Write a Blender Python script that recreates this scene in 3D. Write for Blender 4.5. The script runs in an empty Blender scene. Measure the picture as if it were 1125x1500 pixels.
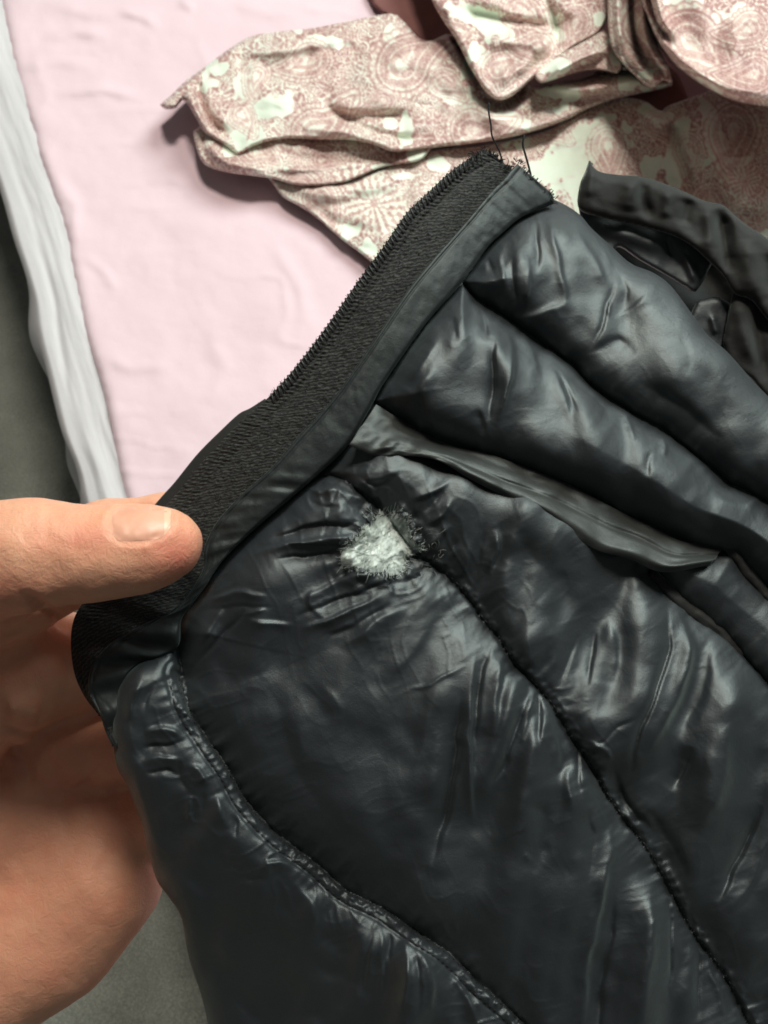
import bpy, bmesh, math, random
import numpy as np
from mathutils import Vector, Matrix
from mathutils.bvhtree import BVHTree

random.seed(7); rng = np.random.default_rng(7)
sc = bpy.context.scene
COL = sc.collection

# ---------------------------------------------------------------- camera
F = 1400.0; CX, CY = 562.5, 750.0
TH = math.radians(24.0)
CAM = np.array([0.0, 0.0, 0.50])
RIGHT = np.array([1.0, 0, 0])
UP = np.array([0.0, math.cos(TH), math.sin(TH)])
FWD = np.array([0.0, math.sin(TH), -math.cos(TH)])
cd = bpy.data.cameras.new('camera'); cam = bpy.data.objects.new('camera', cd); COL.objects.link(cam)
cam.location = CAM.tolist(); cam.rotation_euler = (TH, 0, 0)
cd.sensor_fit = 'VERTICAL'; cd.sensor_height = 36.0; cd.lens = 36.0 * F / 1500.0
cd.clip_start = 0.01; cd.clip_end = 100
cd.dof.use_dof = True; cd.dof.focus_distance = 0.250; cd.dof.aperture_fstop = 32.0
sc.camera = cam

# ---------------------------------------------------------------- light
world = bpy.data.worlds.new('World'); sc.world = world; world.use_nodes = True
bg = world.node_tree.nodes['Background']
bg.inputs['Color'].default_value = (0.97, 1.0, 0.99, 1); bg.inputs['Strength'].default_value = 0.085

def area(name, loc, target, size, power, col):
    l = bpy.data.lights.new(name, 'AREA'); l.shape = 'DISK'; l.size = size; l.energy = power; l.color = col
    o = bpy.data.objects.new(name, l); COL.objects.link(o)
    o.location = loc
    o.rotation_euler = (Vector(target) - Vector(loc)).to_track_quat('-Z', 'Y').to_euler()
    return o
area('ceiling_lamp', (0.16, 0.80, 1.80), (0.0, 0.12, 0.2), 0.36, 22.0, (1.0, 0.94, 0.84))
area('added_soft_fill', (0.85, 1.15, 1.45), (0.0, 0.12, 0.2), 1.0, 34.0, (0.90, 1.0, 0.96))  # unseen large soft lamp, added for broad nylon highlights and fill

sc.cycles.pixel_filter_type = 'BLACKMAN_HARRIS'; sc.cycles.filter_width = 1.7
sc.view_settings.view_transform = 'Standard'; sc.view_settings.look = 'None'
sc.view_settings.exposure = 0.0; sc.view_settings.gamma = 1.0

# ---------------------------------------------------------------- helpers
def P(u, v, d):
    """photo pixel + depth along the view axis -> world"""
    u = np.asarray(u, float); v = np.asarray(v, float); d = np.asarray(d, float)
    x = (u - CX) / F * d; y = -(v - CY) / F * d
    return CAM + x[..., None] * RIGHT + y[..., None] * UP + d[..., None] * FWD

def PZ(u, v, z):
    """photo pixel -> world point at height z"""
    u = np.asarray(u, float); v = np.asarray(v, float); z = np.asarray(z, float) + 0 * u
    dr = ((u - CX) / F)[..., None] * RIGHT + (-(v - CY) / F)[..., None] * UP + FWD
    t = (z - CAM[2]) / dr[..., 2]
    return CAM + t[..., None] * dr

_h = rng.integers(0, 2**31, 4096)
_hv = rng.uniform(-1, 1, 4096)
def vnoise(x, y, seed=0):
    x = np.asarray(x, float); y = np.asarray(y, float)
    xi = np.floor(x).astype(np.int64); yi = np.floor(y).astype(np.int64)
    fx = x - xi; fy = y - yi
    fx = fx * fx * fx * (fx * (fx * 6 - 15) + 10); fy = fy * fy * fy * (fy * (fy * 6 - 15) + 10)
    def g(a, b):
        return _hv[(_h[(a + seed * 131) & 4095] + b * 7919) & 4095]
    return (g(xi, yi) * (1 - fx) + g(xi + 1, yi) * fx) * (1 - fy) + (g(xi, yi + 1) * (1 - fx) + g(xi + 1, yi + 1) * fx) * fy

def fbm(x, y, o=4, seed=0, gain=0.5):
    r = 0; a = 1; s = 0
    for k in range(o):
        r = r + a * vnoise(x * 2**k + 17.3 * k, y * 2**k - 9.1 * k, seed + k); s += a; a *= gain
    return r / s

def smooth(a, b, x):
    t = np.clip((x - a) / (b - a), 0, 1); return t * t * (3 - 2 * t)

def dist_poly(u, v, pts, closed=False):
    """distance and arc length to a polyline, and side (+ = left of travel in image coords)"""
    pts = np.asarray(pts, float)
    if closed: pts = np.vstack([pts, pts[:1]])
    best = np.full(u.shape, 1e9); arc = np.zeros(u.shape); side = np.zeros(u.shape)
    nx = np.zeros(u.shape); ny = np.zeros(u.shape)
    L = 0.0
    for a, b in zip(pts[:-1], pts[1:]):
        d = b - a; ln = math.hypot(*d)
        if ln < 1e-6: continue
        t = np.clip(((u - a[0]) * d[0] + (v - a[1]) * d[1]) / ln**2, 0, 1)
        qx = a[0] + t * d[0]; qy = a[1] + t * d[1]
        dd = np.hypot(u - qx, v - qy)
        m = dd < best
        best = np.where(m, dd, best); arc = np.where(m, L + t * ln, arc)
        side = np.where(m, np.sign(d[0] * (v - a[1]) - d[1] * (u - a[0])), side)
        nx = np.where(m, qx, nx); ny = np.where(m, qy, ny)
        L += ln
    return best, arc, side, nx, ny, L

def inside(u, v, poly):
    poly = np.asarray(poly, float); r = np.zeros(u.shape, bool)
    j = len(poly) - 1
    for i in range(len(poly)):
        xi, yi = poly[i]; xj, yj = poly[j]
        if yi != yj:
            r ^= ((yi > v) != (yj > v)) & (u < (xj - xi) * (v - yi) / (yj - yi) + xi)
        j = i
    return r

def spline(pts, n=None, step=6.0):
    """Catmull-Rom resample"""
    p = np.asarray(pts, float)
    q = np.vstack([2 * p[0] - p[1], p, 2 * p[-1] - p[-2]])
    out = []
    for i in range(1, len(q) - 2):
        a, b, c, d = q[i - 1], q[i], q[i + 1], q[i + 2]
        m = max(2, int(np.linalg.norm(c - b) / step))
        t = np.linspace(0, 1, m, endpoint=False)[:, None]
        out.append(0.5 * ((2 * b) + (-a + c) * t + (2 * a - 5 * b + 4 * c - d) * t**2 + (-a + 3 * b - 3 * c + d) * t**3))
    out.append(p[-1:])
    o = np.vstack(out)
    if n:
        s = np.r_[0, np.cumsum(np.linalg.norm(np.diff(o, axis=0), axis=1))]
        t = np.linspace(0, s[-1], n)
        o = np.stack([np.interp(t, s, o[:, k]) for k in range(o.shape[1])], 1)
    return o

def mesh_np(name, co, faces, mat=None, parent=None, uv=None, col=None, shade=True):
    """co Nx3 world; faces list/array; uv per vertex; col per vertex scalar"""
    me = bpy.data.meshes.new(name)
    faces = np.asarray(faces, np.int32)
    nv = len(co); nf, k = faces.shape
    me.vertices.add(nv); me.vertices.foreach_set('co', np.asarray(co, np.float32).ravel())
    me.loops.add(nf * k); me.loops.foreach_set('vertex_index', faces.ravel())
    me.polygons.add(nf); me.polygons.foreach_set('loop_start', np.arange(0, nf * k, k, dtype=np.int32))
    me.update(calc_edges=True)
    if shade: me.polygons.foreach_set('use_smooth', np.ones(nf, bool))
    if uv is not None:
        l = me.uv_layers.new(name='UVMap'); l.data.foreach_set('uv', np.asarray(uv, np.float32)[faces.ravel()].ravel())
    if col is not None:
        a = me.attributes.new('print', 'FLOAT', 'POINT'); a.data.foreach_set('value', np.asarray(col, np.float32))
    me.validate()
    o = bpy.data.objects.new(name, me); COL.objects.link(o)
    if mat: me.materials.append(mat)
    if parent: put(o, parent)
    return o

def put(o, parent):
    o.parent = parent; o.matrix_parent_inverse = parent.matrix_basis.inverted()

def thing(name, label, cat, loc, group=None):
    o = bpy.data.objects.new(name, None); COL.objects.link(o); o.location = [float(x) for x in loc]
    o.empty_display_size = 0.02; o['label'] = label; o['category'] = cat
    if group: o['group'] = group
    return o

def grid_faces(ok):
    """ok: cell mask (ny-1,nx-1) -> quad index faces"""
    ny, nx = ok.shape[0] + 1, ok.shape[1] + 1
    idx = np.arange(ny * nx).reshape(ny, nx)
    # orientation so normals face the camera (v runs down the image)
    q = np.stack([idx[:-1, :-1], idx[1:, :-1], idx[1:, 1:], idx[:-1, 1:]], -1)
    return q[ok]

def compact(co, faces, *attrs):
    used = np.unique(faces); remap = np.zeros(len(co), np.int32); remap[used] = np.arange(len(used))
    return (co[used], remap[faces]) + tuple(a[used] if a is not None else None for a in attrs)

def sheet(poly, step, pad=2):
    """grid clipped to polygon with its rim snapped onto the outline -> U,V (ny,nx) and cell mask"""
    poly = np.asarray(poly, float)
    x0, y0 = poly.min(0) - pad * step; x1, y1 = poly.max(0) + pad * step
    xs = np.arange(x0, x1 + step, step); ys = np.arange(y0, y1 + step, step)
    U, V = np.meshgrid(xs, ys)
    ins = inside(U, V, poly)
    ok = (ins[:-1, :-1].astype(int) + ins[1:, :-1] + ins[1:, 1:] + ins[:-1, 1:]) >= 2
    n = np.zeros(U.shape, int)
    n[:-1, :-1] += ok; n[1:, :-1] += ok; n[1:, 1:] += ok; n[:-1, 1:] += ok
    rim = (n > 0) & (n < 4)
    d, arc, side, qx, qy, L = dist_poly(U[rim], V[rim], poly, True)
    m = d < 1.6 * step
    uu = U[rim]; vv = V[rim]
    U[rim] = np.where(m, qx, uu); V[rim] = np.where(m, qy, vv)
    return U, V, ok

def tube(path, r, sides=5, taper=True):
    """path Nx3 world -> verts, faces of a thin tube"""
    path = np.asarray(path); n = len(path)
    t = np.gradient(path, axis=0); t /= np.linalg.norm(t, axis=1)[:, None] + 1e-12
    a = np.cross(t, FWD); a /= np.linalg.norm(a, axis=1)[:, None] + 1e-12
    b = np.cross(t, a)
    rr = np.full(n, r) if np.isscalar(r) else np.asarray(r)
    if taper: rr = rr * np.clip(np.minimum(np.arange(n) + 0.6, (n - np.arange(n)) * 0.8), 0, 1)
    ang = np.arange(sides) * 2 * math.pi / sides
    co = path[:, None, :] + rr[:, None, None] * (np.cos(ang)[None, :, None] * a[:, None] + np.sin(ang)[None, :, None] * b[:, None])
    idx = np.arange(n * sides).reshape(n, sides)
    f = np.stack([idx[:-1], np.roll(idx[:-1], -1, 1), np.roll(idx[1:], -1, 1), idx[1:]], -1).reshape(-1, 4)
    return co.reshape(-1, 3), f

def tubes_obj(name, paths, radii, mat, parent, sides=4, stuff=True):
    cs = []; fs = []; o = 0
    for p, r in zip(paths, radii):
        c, f = tube(p, r, sides); cs.append(c); fs.append(f + o); o += len(c)
    ob = mesh_np(name, np.vstack(cs), np.vstack(fs), mat, parent)
    if stuff: ob['kind'] = 'stuff'
    return ob

# ---------------------------------------------------------------- materials
def newmat(name):
    m = bpy.data.materials.new(name); m.use_nodes = True
    nt = m.node_tree; b = nt.nodes['Principled BSDF']
    return m, nt, b
def N(nt, t, **kw):
    n = nt.nodes.new(t)
    for k, v in kw.items():
        if k in n.inputs: n.inputs[k].default_value = v
        else: setattr(n, k, v)
    return n
def noise(nt, scale, detail=4, rough=0.55, coord='Object', dist=0.0, vec=None):
    if vec is None:
        tc = N(nt, 'ShaderNodeTexCoord'); vec = tc.outputs[coord]
    n = N(nt, 'ShaderNodeTexNoise'); n.inputs['Scale'].default_value = scale
    n.inputs['Detail'].default_value = detail; n.inputs['Roughness'].default_value = rough
    n.inputs['Distortion'].default_value = dist
    nt.links.new(vec, n.inputs['Vector']); return n
def ramp(nt, fac, stops):
    r = N(nt, 'ShaderNodeValToRGB'); e = r.color_ramp.elements
    while len(e) > 1: e.remove(e[-1])
    e[0].position, e[0].color = stops[0][0], (*stops[0][1], 1)
    for p, c in stops[1:]:
        x = e.new(p); x.color = (*c, 1)
    nt.links.new(fac, r.inputs['Fac']); return r
def bump(nt, b, height, strength=0.3, dist=0.001, prev=None):
    n = N(nt, 'ShaderNodeBump'); n.inputs['Strength'].default_value = strength; n.inputs['Distance'].default_value = dist
    nt.links.new(height, n.inputs['Height'])
    if prev: nt.links.new(prev.outputs[0], n.inputs['Normal'])
    nt.links.new(n.outputs[0], b.inputs['Normal']); return n

def nylon(name, c0, c1, rough=0.36, spec=0.5, sheen=0.15):
    m, nt, b = newmat(name)
    n = noise(nt, 35, 5); r = ramp(nt, n.outputs['Fac'], [(0.3, c0), (0.7, c1)])
    nt.links.new(r.outputs[0], b.inputs['Base Color'])
    n2 = noise(nt, 90, 4)
    mr = N(nt, 'ShaderNodeMapRange'); mr.inputs['To Min'].default_value = rough - 0.07; mr.inputs['To Max'].default_value = rough + 0.1
    nt.links.new(n2.outputs['Fac'], mr.inputs['Value']); nt.links.new(mr.outputs[0], b.inputs['Roughness'])
    b.inputs['Specular IOR Level'].default_value = spec
    b.inputs['Sheen Weight'].default_value = sheen; b.inputs['Sheen Roughness'].default_value = 0.4
    b.inputs['Sheen Tint'].default_value = (0.8, 1.0, 0.93, 1); b.inputs['Specular Tint'].default_value = (0.91, 1.0, 0.985, 1)
    n3 = noise(nt, 170, 3, 0.5, dist=0.5); bp = bump(nt, b, n3.outputs['Fac'], 0.14, 0.0011)
    n4 = noise(nt, 3600, 2, 0.8); b4 = bump(nt, b, n4.outputs['Fac'], 0.5, 0.00014, bp)
    n5 = noise(nt, 620, 4, 0.65, dist=1.2); bump(nt, b, n5.outputs['Fac'], 0.16, 0.0004, b4)
    return m
M_NY = nylon('black_nylon', (0.008, 0.009, 0.013), (0.012, 0.0138, 0.0168), 0.50, 0.88, 0.13)
M_PL = nylon('binding_nylon', (0.011, 0.013, 0.0135), (0.016, 0.019, 0.0185), 0.5, 0.45, 0.08)
M_WELT = nylon('matte_welt_fabric', (0.016, 0.017, 0.016), (0.026, 0.026, 0.024), 0.48, 0.6, 0.2)
M_LIN = nylon('brown_black_lining', (0.018, 0.0165, 0.016), (0.025, 0.023, 0.0225), 0.68, 0.22, 0.3)

def mat_tape():
    m, nt, b = newmat('woven_tape')
    tc = N(nt, 'ShaderNodeTexCoord')
    w = N(nt, 'ShaderNodeTexWave'); w.wave_type = 'BANDS'; w.bands_direction = 'DIAGONAL'
    w.inputs['Scale'].default_value = 0.085; w.inputs['Distortion'].default_value = 6.0; w.inputs['Detail'].default_value = 2; w.inputs['Detail Scale'].default_value = 1.5
    nt.links.new(tc.outputs['UV'], w.inputs['Vector'])
    n = noise(nt, 1400, 3, 0.7)
    mx = N(nt, 'ShaderNodeMath', operation='MULTIPLY'); nt.links.new(w.outputs['Fac'], mx.inputs[0]); nt.links.new(n.outputs['Fac'], mx.inputs[1])
    r = ramp(nt, mx.outputs[0], [(0.0, (0.015, 0.0155, 0.016)), (0.3, (0.024, 0.025, 0.024)), (0.6, (0.065, 0.065, 0.055))])
    nt.links.new(r.outputs[0], b.inputs['Base Color'])
    b.inputs['Roughness'].default_value = 0.75; b.inputs['Specular IOR Level'].default_value = 0.25
    bump(nt, b, mx.outputs[0], 0.4, 0.0003)
    return m
M_TAPE = mat_tape()
def plain(name, col, rough=0.6, spec=0.4, var=0.25, scale=300, bs=0.2, bd=0.0003):
    m, nt, b = newmat(name)
    n = noise(nt, scale, 4)
    r = ramp(nt, n.outputs['Fac'], [(0.3, tuple(c * (1 - var) for c in col)), (0.7, tuple(min(1, c * (1 + var)) for c in col))])
    nt.links.new(r.outputs[0], b.inputs['Base Color'])
    b.inputs['Roughness'].default_value = rough; b.inputs['Specular IOR Level'].default_value = spec
    bump(nt, b, n.outputs['Fac'], bs, bd); return m
M_TOOTH = plain('zipper_plastic', (0.012, 0.0135, 0.013), 0.45, 0.45)
M_THREAD = plain('black_thread', (0.012, 0.012, 0.013), 0.6, 0.3)
M_FRAY = plain('grey_fray', (0.16, 0.16, 0.14), 0.7, 0.3)

def mat_down():
    m, nt, b = newmat('white_down')
    n = noise(nt, 500, 5, 0.65)
    r = ramp(nt, n.outputs['Fac'], [(0.3, (0.42, 0.47, 0.44)), (0.65, (0.60, 0.65, 0.60))])
    nt.links.new(r.outputs[0], b.inputs['Base Color']); b.inputs['Roughness'].default_value = 0.95
    b.inputs['Specular IOR Level'].default_value = 0.1
    b.inputs['Subsurface Weight'].default_value = 0.0
    bump(nt, b, n.outputs['Fac'], 0.3, 0.0006); return m
M_DOWN = mat_down()

def mat_cloth(name, col, var, thread=1500):
    m, nt, b = newmat(name)
    n = noise(nt, 6, 5)
    r = ramp(nt, n.outputs['Fac'], [(0.3, tuple(c * (1 - var) for c in col)), (0.7, col)])
    nt.links.new(r.outputs[0], b.inputs['Base Color']); b.inputs['Roughness'].default_value = 0.85
    b.inputs['Specular IOR Level'].default_value = 0.15; b.inputs['Sheen Weight'].default_value = 0.1
    n1 = noise(nt, 45, 4, 0.5); b1 = bump(nt, b, n1.outputs['Fac'], 0.25, 0.003)
    n2 = noise(nt, thread, 2, 0.6); bump(nt, b, n2.outputs['Fac'], 0.25, 0.0004, b1); return m
M_PINK = mat_cloth('pink_sheet_cotton', (0.78, 0.60, 0.65), 0.08)
M_WHITE = mat_cloth('white_cotton', (0.66, 0.645, 0.655), 0.14)

def mat_carpet():
    m, nt, b = newmat('grey_carpet')
    n = noise(nt, 900, 3, 0.8); n2 = noise(nt, 14, 5, 0.6)
    mx = N(nt, 'ShaderNodeMath', operation='MULTIPLY_ADD'); nt.links.new(n2.outputs['Fac'], mx.inputs[0]); mx.inputs[1].default_value = 0.5; nt.links.new(n.outputs['Fac'], mx.inputs[2])
    r = ramp(nt, mx.outputs[0], [(0.5, (0.12, 0.127, 0.112)), (0.75, (0.225, 0.235, 0.205)), (1.0, (0.42, 0.43, 0.37))])
    nt.links.new(r.outputs[0], b.inputs['Base Color']); b.inputs['Roughness'].default_value = 1.0
    b.inputs['Specular IOR Level'].default_value = 0.05
    bump(nt, b, n.outputs['Fac'], 0.35, 0.0015); return m
M_CARPET = mat_carpet()

def mat_print():
    m, nt, b = newmat('paisley_print_satin')
    at = N(nt, 'ShaderNodeAttribute'); at.attribute_name = 'print'
    n = noise(nt, 420, 4, 0.7)
    mx = N(nt, 'ShaderNodeMath', operation='MULTIPLY_ADD'); nt.links.new(n.outputs['Fac'], mx.inputs[0]); mx.inputs[1].default_value = 0.35
    ad = N(nt, 'ShaderNodeMath', operation='SUBTRACT'); nt.links.new(at.outputs['Fac'], ad.inputs[0]); ad.inputs[1].default_value = 0.17
    nt.links.new(ad.outputs[0], mx.inputs[2])
    r = ramp(nt, mx.outputs[0], [(0.0, (0.76, 0.86, 0.72)), (0.20, (0.76, 0.76, 0.66)), (0.45, (0.61, 0.45, 0.40)), (0.8, (0.36, 0.195, 0.18))])
    nt.links.new(r.outputs[0], b.inputs['Base Color'])
    b.inputs['Roughness'].default_value = 0.5; b.inputs['Specular IOR Level'].default_value = 0.35
    b.inputs['Sheen Weight'].default_value = 0.15
    n2 = noise(nt, 1300, 2, 0.6); n1 = noise(nt, 60, 4, 0.5)
    b1 = bump(nt, b, n1.outputs['Fac'], 0.3, 0.004); bump(nt, b, n2.outputs['Fac'], 0.2, 0.0004, b1); return m
M_PRINT = mat_print()
M_FOLDSHADE = mat_cloth('fold_shade_pink', (0.24, 0.11, 0.10), 0.15)  # dark pink with the shade inside the folds painted in

def mat_skin():
    m, nt, b = newmat('skin')
    at = N(nt, 'ShaderNodeAttribute'); at.attribute_name = 'print'   # redness of the fingertip and creases
    n = noise(nt, 85, 6, 0.68)
    mx = N(nt, 'ShaderNodeMath', operation='MULTIPLY_ADD'); nt.links.new(n.outputs['Fac'], mx.inputs[0]); mx.inputs[1].default_value = 0.75; nt.links.new(at.outputs['Fac'], mx.inputs[2])
    r = ramp(nt, mx.outputs[0], [(0.10, (0.74, 0.42, 0.27)), (0.5, (0.71, 0.34, 0.215)), (0.9, (0.67, 0.245, 0.16)), (1.3, (0.62, 0.175, 0.12))])
    nt.links.new(r.outputs[0], b.inputs['Base Color'])
    b.inputs['Roughness'].default_value = 0.48; b.inputs['Specular IOR Level'].default_value = 0.42
    b.inputs['Subsurface Weight'].default_value = 0.35; b.inputs['Subsurface Radius'].default_value = (0.004, 0.0014, 0.0007)
    b.inputs['Subsurface Scale'].default_value = 0.6
    n1 = noise(nt, 320, 5, 0.7, dist=0.8); b1 = bump(nt, b, n1.outputs['Fac'], 0.5, 0.0009)
    v = N(nt, 'ShaderNodeTexVoronoi'); v.inputs['Scale'].default_value = 1500
    tc = N(nt, 'ShaderNodeTexCoord'); nt.links.new(tc.outputs['Object'], v.inputs['Vector'])
    bump(nt, b, v.outputs['Distance'], 0.15, 0.0002, b1); return m
M_SKIN = mat_skin()
m, nt, b = newmat('fingernail'); M_NAIL = m
n = noise(nt, 120, 3); r = ramp(nt, n.outputs['Fac'], [(0.3, (0.68, 0.33, 0.22)), (0.7, (0.74, 0.40, 0.28))]); nt.links.new(r.outputs[0], b.inputs['Base Color'])
b.inputs['Roughness'].default_value = 0.42; b.inputs['Subsurface Weight'].default_value = 0.15; b.inputs['Subsurface Radius'].default_value = (0.002, 0.001, 0.0006)
m, nt, b = newmat('nail_edge_white'); M_NAILW = m
b.inputs['Base Color'].default_value = (0.76, 0.48, 0.33, 1); b.inputs['Roughness'].default_value = 0.35

# ================================================================= FLOOR AND BED
def floor():
    s = 3.0; n = 60
    xs = np.linspace(-s, s, n); X, Y = np.meshgrid(xs, xs)
    Z = -0.20 + 0.002 * fbm(X * 6, Y * 6, 3, 5)
    co = np.stack([X, Y + 0.5, Z], -1).reshape(-1, 3)
    idx = np.arange(n * n).reshape(n, n)
    f = np.stack([idx[:-1, :-1], idx[:-1, 1:], idx[1:, 1:], idx[1:, :-1]], -1).reshape(-1, 4)
    o = mesh_np('carpet_floor', co, f, M_CARPET); o['kind'] = 'structure'; return o
floor()

PINK_EDGE = [(-70, -260), (-25, -100), (8, 30), (22, 105), (42, 170), (60, 232), (80, 290), (96, 340), (111, 420), (130, 500), (148, 560), (160, 610), (176, 690), (192, 750), (225, 870), (262, 1000), (300, 1120), (350, 1280), (420, 1460), (520, 1700)]
OUT_EDGE = [(-190, -260), (-120, -60), (-55, 110), (0, 282), (20, 352), (46, 430), (52, 480), (70, 550), (90, 632), (112, 690), (126, 748), (165, 850), (205, 980), (250, 1120), (310, 1290), (390, 1470), (490, 1700)]
bed = thing('bed', 'bed with wrinkled pale pink sheet and white cotton hanging over its left edge', 'bed', (0.2, 0.3, -0.02))

def bed_wrinkle(u, v):
    h = 0.0022 * fbm(u / 170, v / 130, 3, 3) + 0.0008 * fbm(u / 50, v / 40, 3, 9)
    rg = np.clip(1 - np.abs(vnoise((u + 12 * vnoise(u / 60, v / 60, 201)) / 120, (v + 12 * vnoise(u / 60, v / 60, 202)) / 48, 203)) * 3.5, 0, 1)
    h = h + 0.0010 * rg**2 * np.clip(vnoise(u / 110, v / 110, 204) + 0.35, 0, 1)
    def cr(pts, w, a):
        d, s, _, _, _, L = dist_poly(u, v, pts)
        return a * np.exp(-(d / w)**2) * np.clip(np.minimum(s, L - s) / (0.25 * L), 0, 1)
    h = h + cr([(60, 60), (110, 45), (160, 52)], 8, .0022) + cr([(75, 140), (150, 130), (215, 145)], 7, .0022)
    h = h + cr([(170, 12), (215, 28), (235, 40)], 6, .0016) + cr([(262, 0), (285, 14)], 6, .0018) + cr([(70, 245), (110, 300), (108, 360)], 9, .0014)
    h = h + cr([(120, 372), (150, 395), (175, 430)], 7, .001) + cr([(150, 520), (190, 540), (250, 535)], 9, .0012)
    h = h + cr([(440, 300), (500, 350), (560, 420)], 9, .0018) + cr([(395, 350), (440, 420), (450, 480)], 10, .0014)
    h = h + cr([(20, 100), (90, 88), (140, 100)], 9, .0016) + cr([(300, 480), (330, 540), (300, 600)], 12, .001)
    h = h + cr([(60, 0), (130, 20), (240, 15)], 10, .0016) + cr([(330, 0), (400, 20), (480, 8)], 10, .0015)
    return h

def pink():
    edge = spline(PINK_EDGE, step=20)
    poly = np.vstack([edge, [(2300, 1700), (2300, -260)]])
    U, V, ok = sheet(poly, 5.0)
    u = U.ravel(); v = V.ravel()
    d = dist_poly(u, v, edge)[0]
    z = bed_wrinkle(u, v) - 0.004 * (1 - np.sqrt(1 - np.clip(1 - d / 16, 0, 1)**2)) + 0.0007 * vnoise(u / 30, v / 22) * np.exp(-d / 40)
    co = PZ(u, v, z); f = grid_faces(ok); co, f = compact(co, f)
    o = mesh_np('pink_sheet', co, f, M_PINK, bed); return o
pink()

def white_side():
    n = 260; m = 60
    A = spline(PINK_EDGE, n, 10); B = spline(OUT_EDGE, n, 10)
    A = A + np.array([26, -6])
    # edges wander a little
    k = np.arange(n)
    B[:, 0] += 1.5 * vnoise(k / 22.0, k * 0 + 3.3) + 0.8 * vnoise(k / 6.0, k * 0 + 1.3)
    rows = []
    T = np.linspace(0, 1, m)
    for t in T:
        p = A * (1 - t) + B * t
        z = -0.0030 - 0.004 * t**2 - 0.005 * np.clip((t - 0.9) / 0.1, 0, 1)**2
        w = 0.0022 * np.exp(-((t - 0.55 - 0.2 * vnoise(k / 40.0, k * 0 + 8)) / 0.12)**2) * np.clip(vnoise(k / 34.0, k * 0 + 2) + 0.6, 0, 1)
        w = w - 0.0022 * np.exp(-((t - 0.75 - 0.3 * vnoise(k / 30.0, k * 0 + 18)) / 0.07)**2) * np.clip(vnoise(k / 24.0, k * 0 + 7) + 0.5, 0, 1)
        w = w + 0.0012 * fbm(k / 14.0 + t * 3, t * 5 + k * 0, 3, 4)
        rows.append(PZ(p[:, 0], p[:, 1], z + w * np.sin(math.pi * min(1, t * 1.1))))
    base = rows[-1]
    for j in range(1, 14):
        q = base.copy(); q[:, 2] -= 0.012 * j; q[:, 0] += -0.004 * math.sin(j * .6) + 0.008 * vnoise(k / 12.0, k * 0 + j * 0.25); rows.append(q)
    co = np.stack(rows, 0); mm = len(rows)
    idx = np.arange(mm * n).reshape(mm, n)
    f = np.stack([idx[:-1, :-1], idx[:-1, 1:], idx[1:, 1:], idx[1:, :-1]], -1).reshape(-1, 4)
    mesh_np('white_valance', co.reshape(-1, 3), f, M_WHITE, bed)
white_side()
# mattress body under the sheets
bm = bmesh.new(); bmesh.ops.create_cube(bm, size=1)
for vv in bm.verts:
    x = vv.co.x > 0; y = vv.co.y > 0; z = vv.co.z > 0
    p = PZ([PINK_EDGE[-2][0] + 60 if not y else PINK_EDGE[0][0] + 120], [1600 if not y else -200], [-0.02])[0]
    vv.co = Vector((1.1 if x else p[0] + 0.01, p[1], -0.015 if z else -0.19))
me = bpy.data.meshes.new('mattress'); bm.to_mesh(me); bm.free(); me.materials.append(M_WHITE)
mo = bpy.data.objects.new('mattress', me); COL.objects.link(mo); put(mo, bed)

# ================================================================= PAISLEY GARMENT
def teardrop(x, y, R, ang, bend=0.5, n=16):
    c, s = math.cos(ang), math.sin(ang)
    X = x * c + y * s; Y = -x * s + y * c
    sd = np.full(x.shape, 1e9)
    for k in range(n):
        t = k / (n - 1)
        cx = 2.1 * R * t; cy = bend * R * t * t * 1.6
        r = R * (1 - t)**0.75
        sd = np.minimum(sd, np.hypot(X - cx, Y - cy) - r)
    return sd, np.arctan2(Y, X)

def filigree(x, y, seed=0, s=15.0):
    """round curly florets on a jittered lattice"""
    xw = x + 5 * vnoise(x / 23, y / 23, 11 + seed); yw = y + 5 * vnoise(x / 23 + 9, y / 23, 12 + seed)
    gx = np.floor(xw / s).astype(int); gy = np.floor(yw / s).astype(int)
    best = np.full(x.shape, 1e9); ang = np.zeros(x.shape); idv = np.zeros(x.shape)
    for dx in (-1, 0, 1):
        for dy in (-1, 0, 1):
            a = gx + dx; b = gy + dy
            jx = _hv[(_h[(a + seed) & 4095] + b * 57) & 4095] * 0.42; jy = _hv[(_h[(a + seed + 77) & 4095] + b * 91) & 4095] * 0.42
            px = (a + 0.5 + jx) * s; py = (b + 0.5 + jy) * s
            d = np.hypot(xw - px, yw - py); m = d < best
            best = np.where(m, d, best); ang = np.where(m, np.arctan2(yw - py, xw - px), ang); idv = np.where(m, jx * 7 + jy * 13, idv)
    r = best / s
    spiral = 0.5 + 0.5 * np.sin(r * 26 + ang * 1 + idv * 5)
    petal = 0.5 + 0.5 * np.cos(ang * 6 + idv * 9)
    v = np.where(idv > 0, spiral, 0.35 + 0.5 * petal * smooth(0.1, 0.3, r))
    v = smooth(0.25, 0.75, v)
    return 0.12 + 0.88 * v

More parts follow.
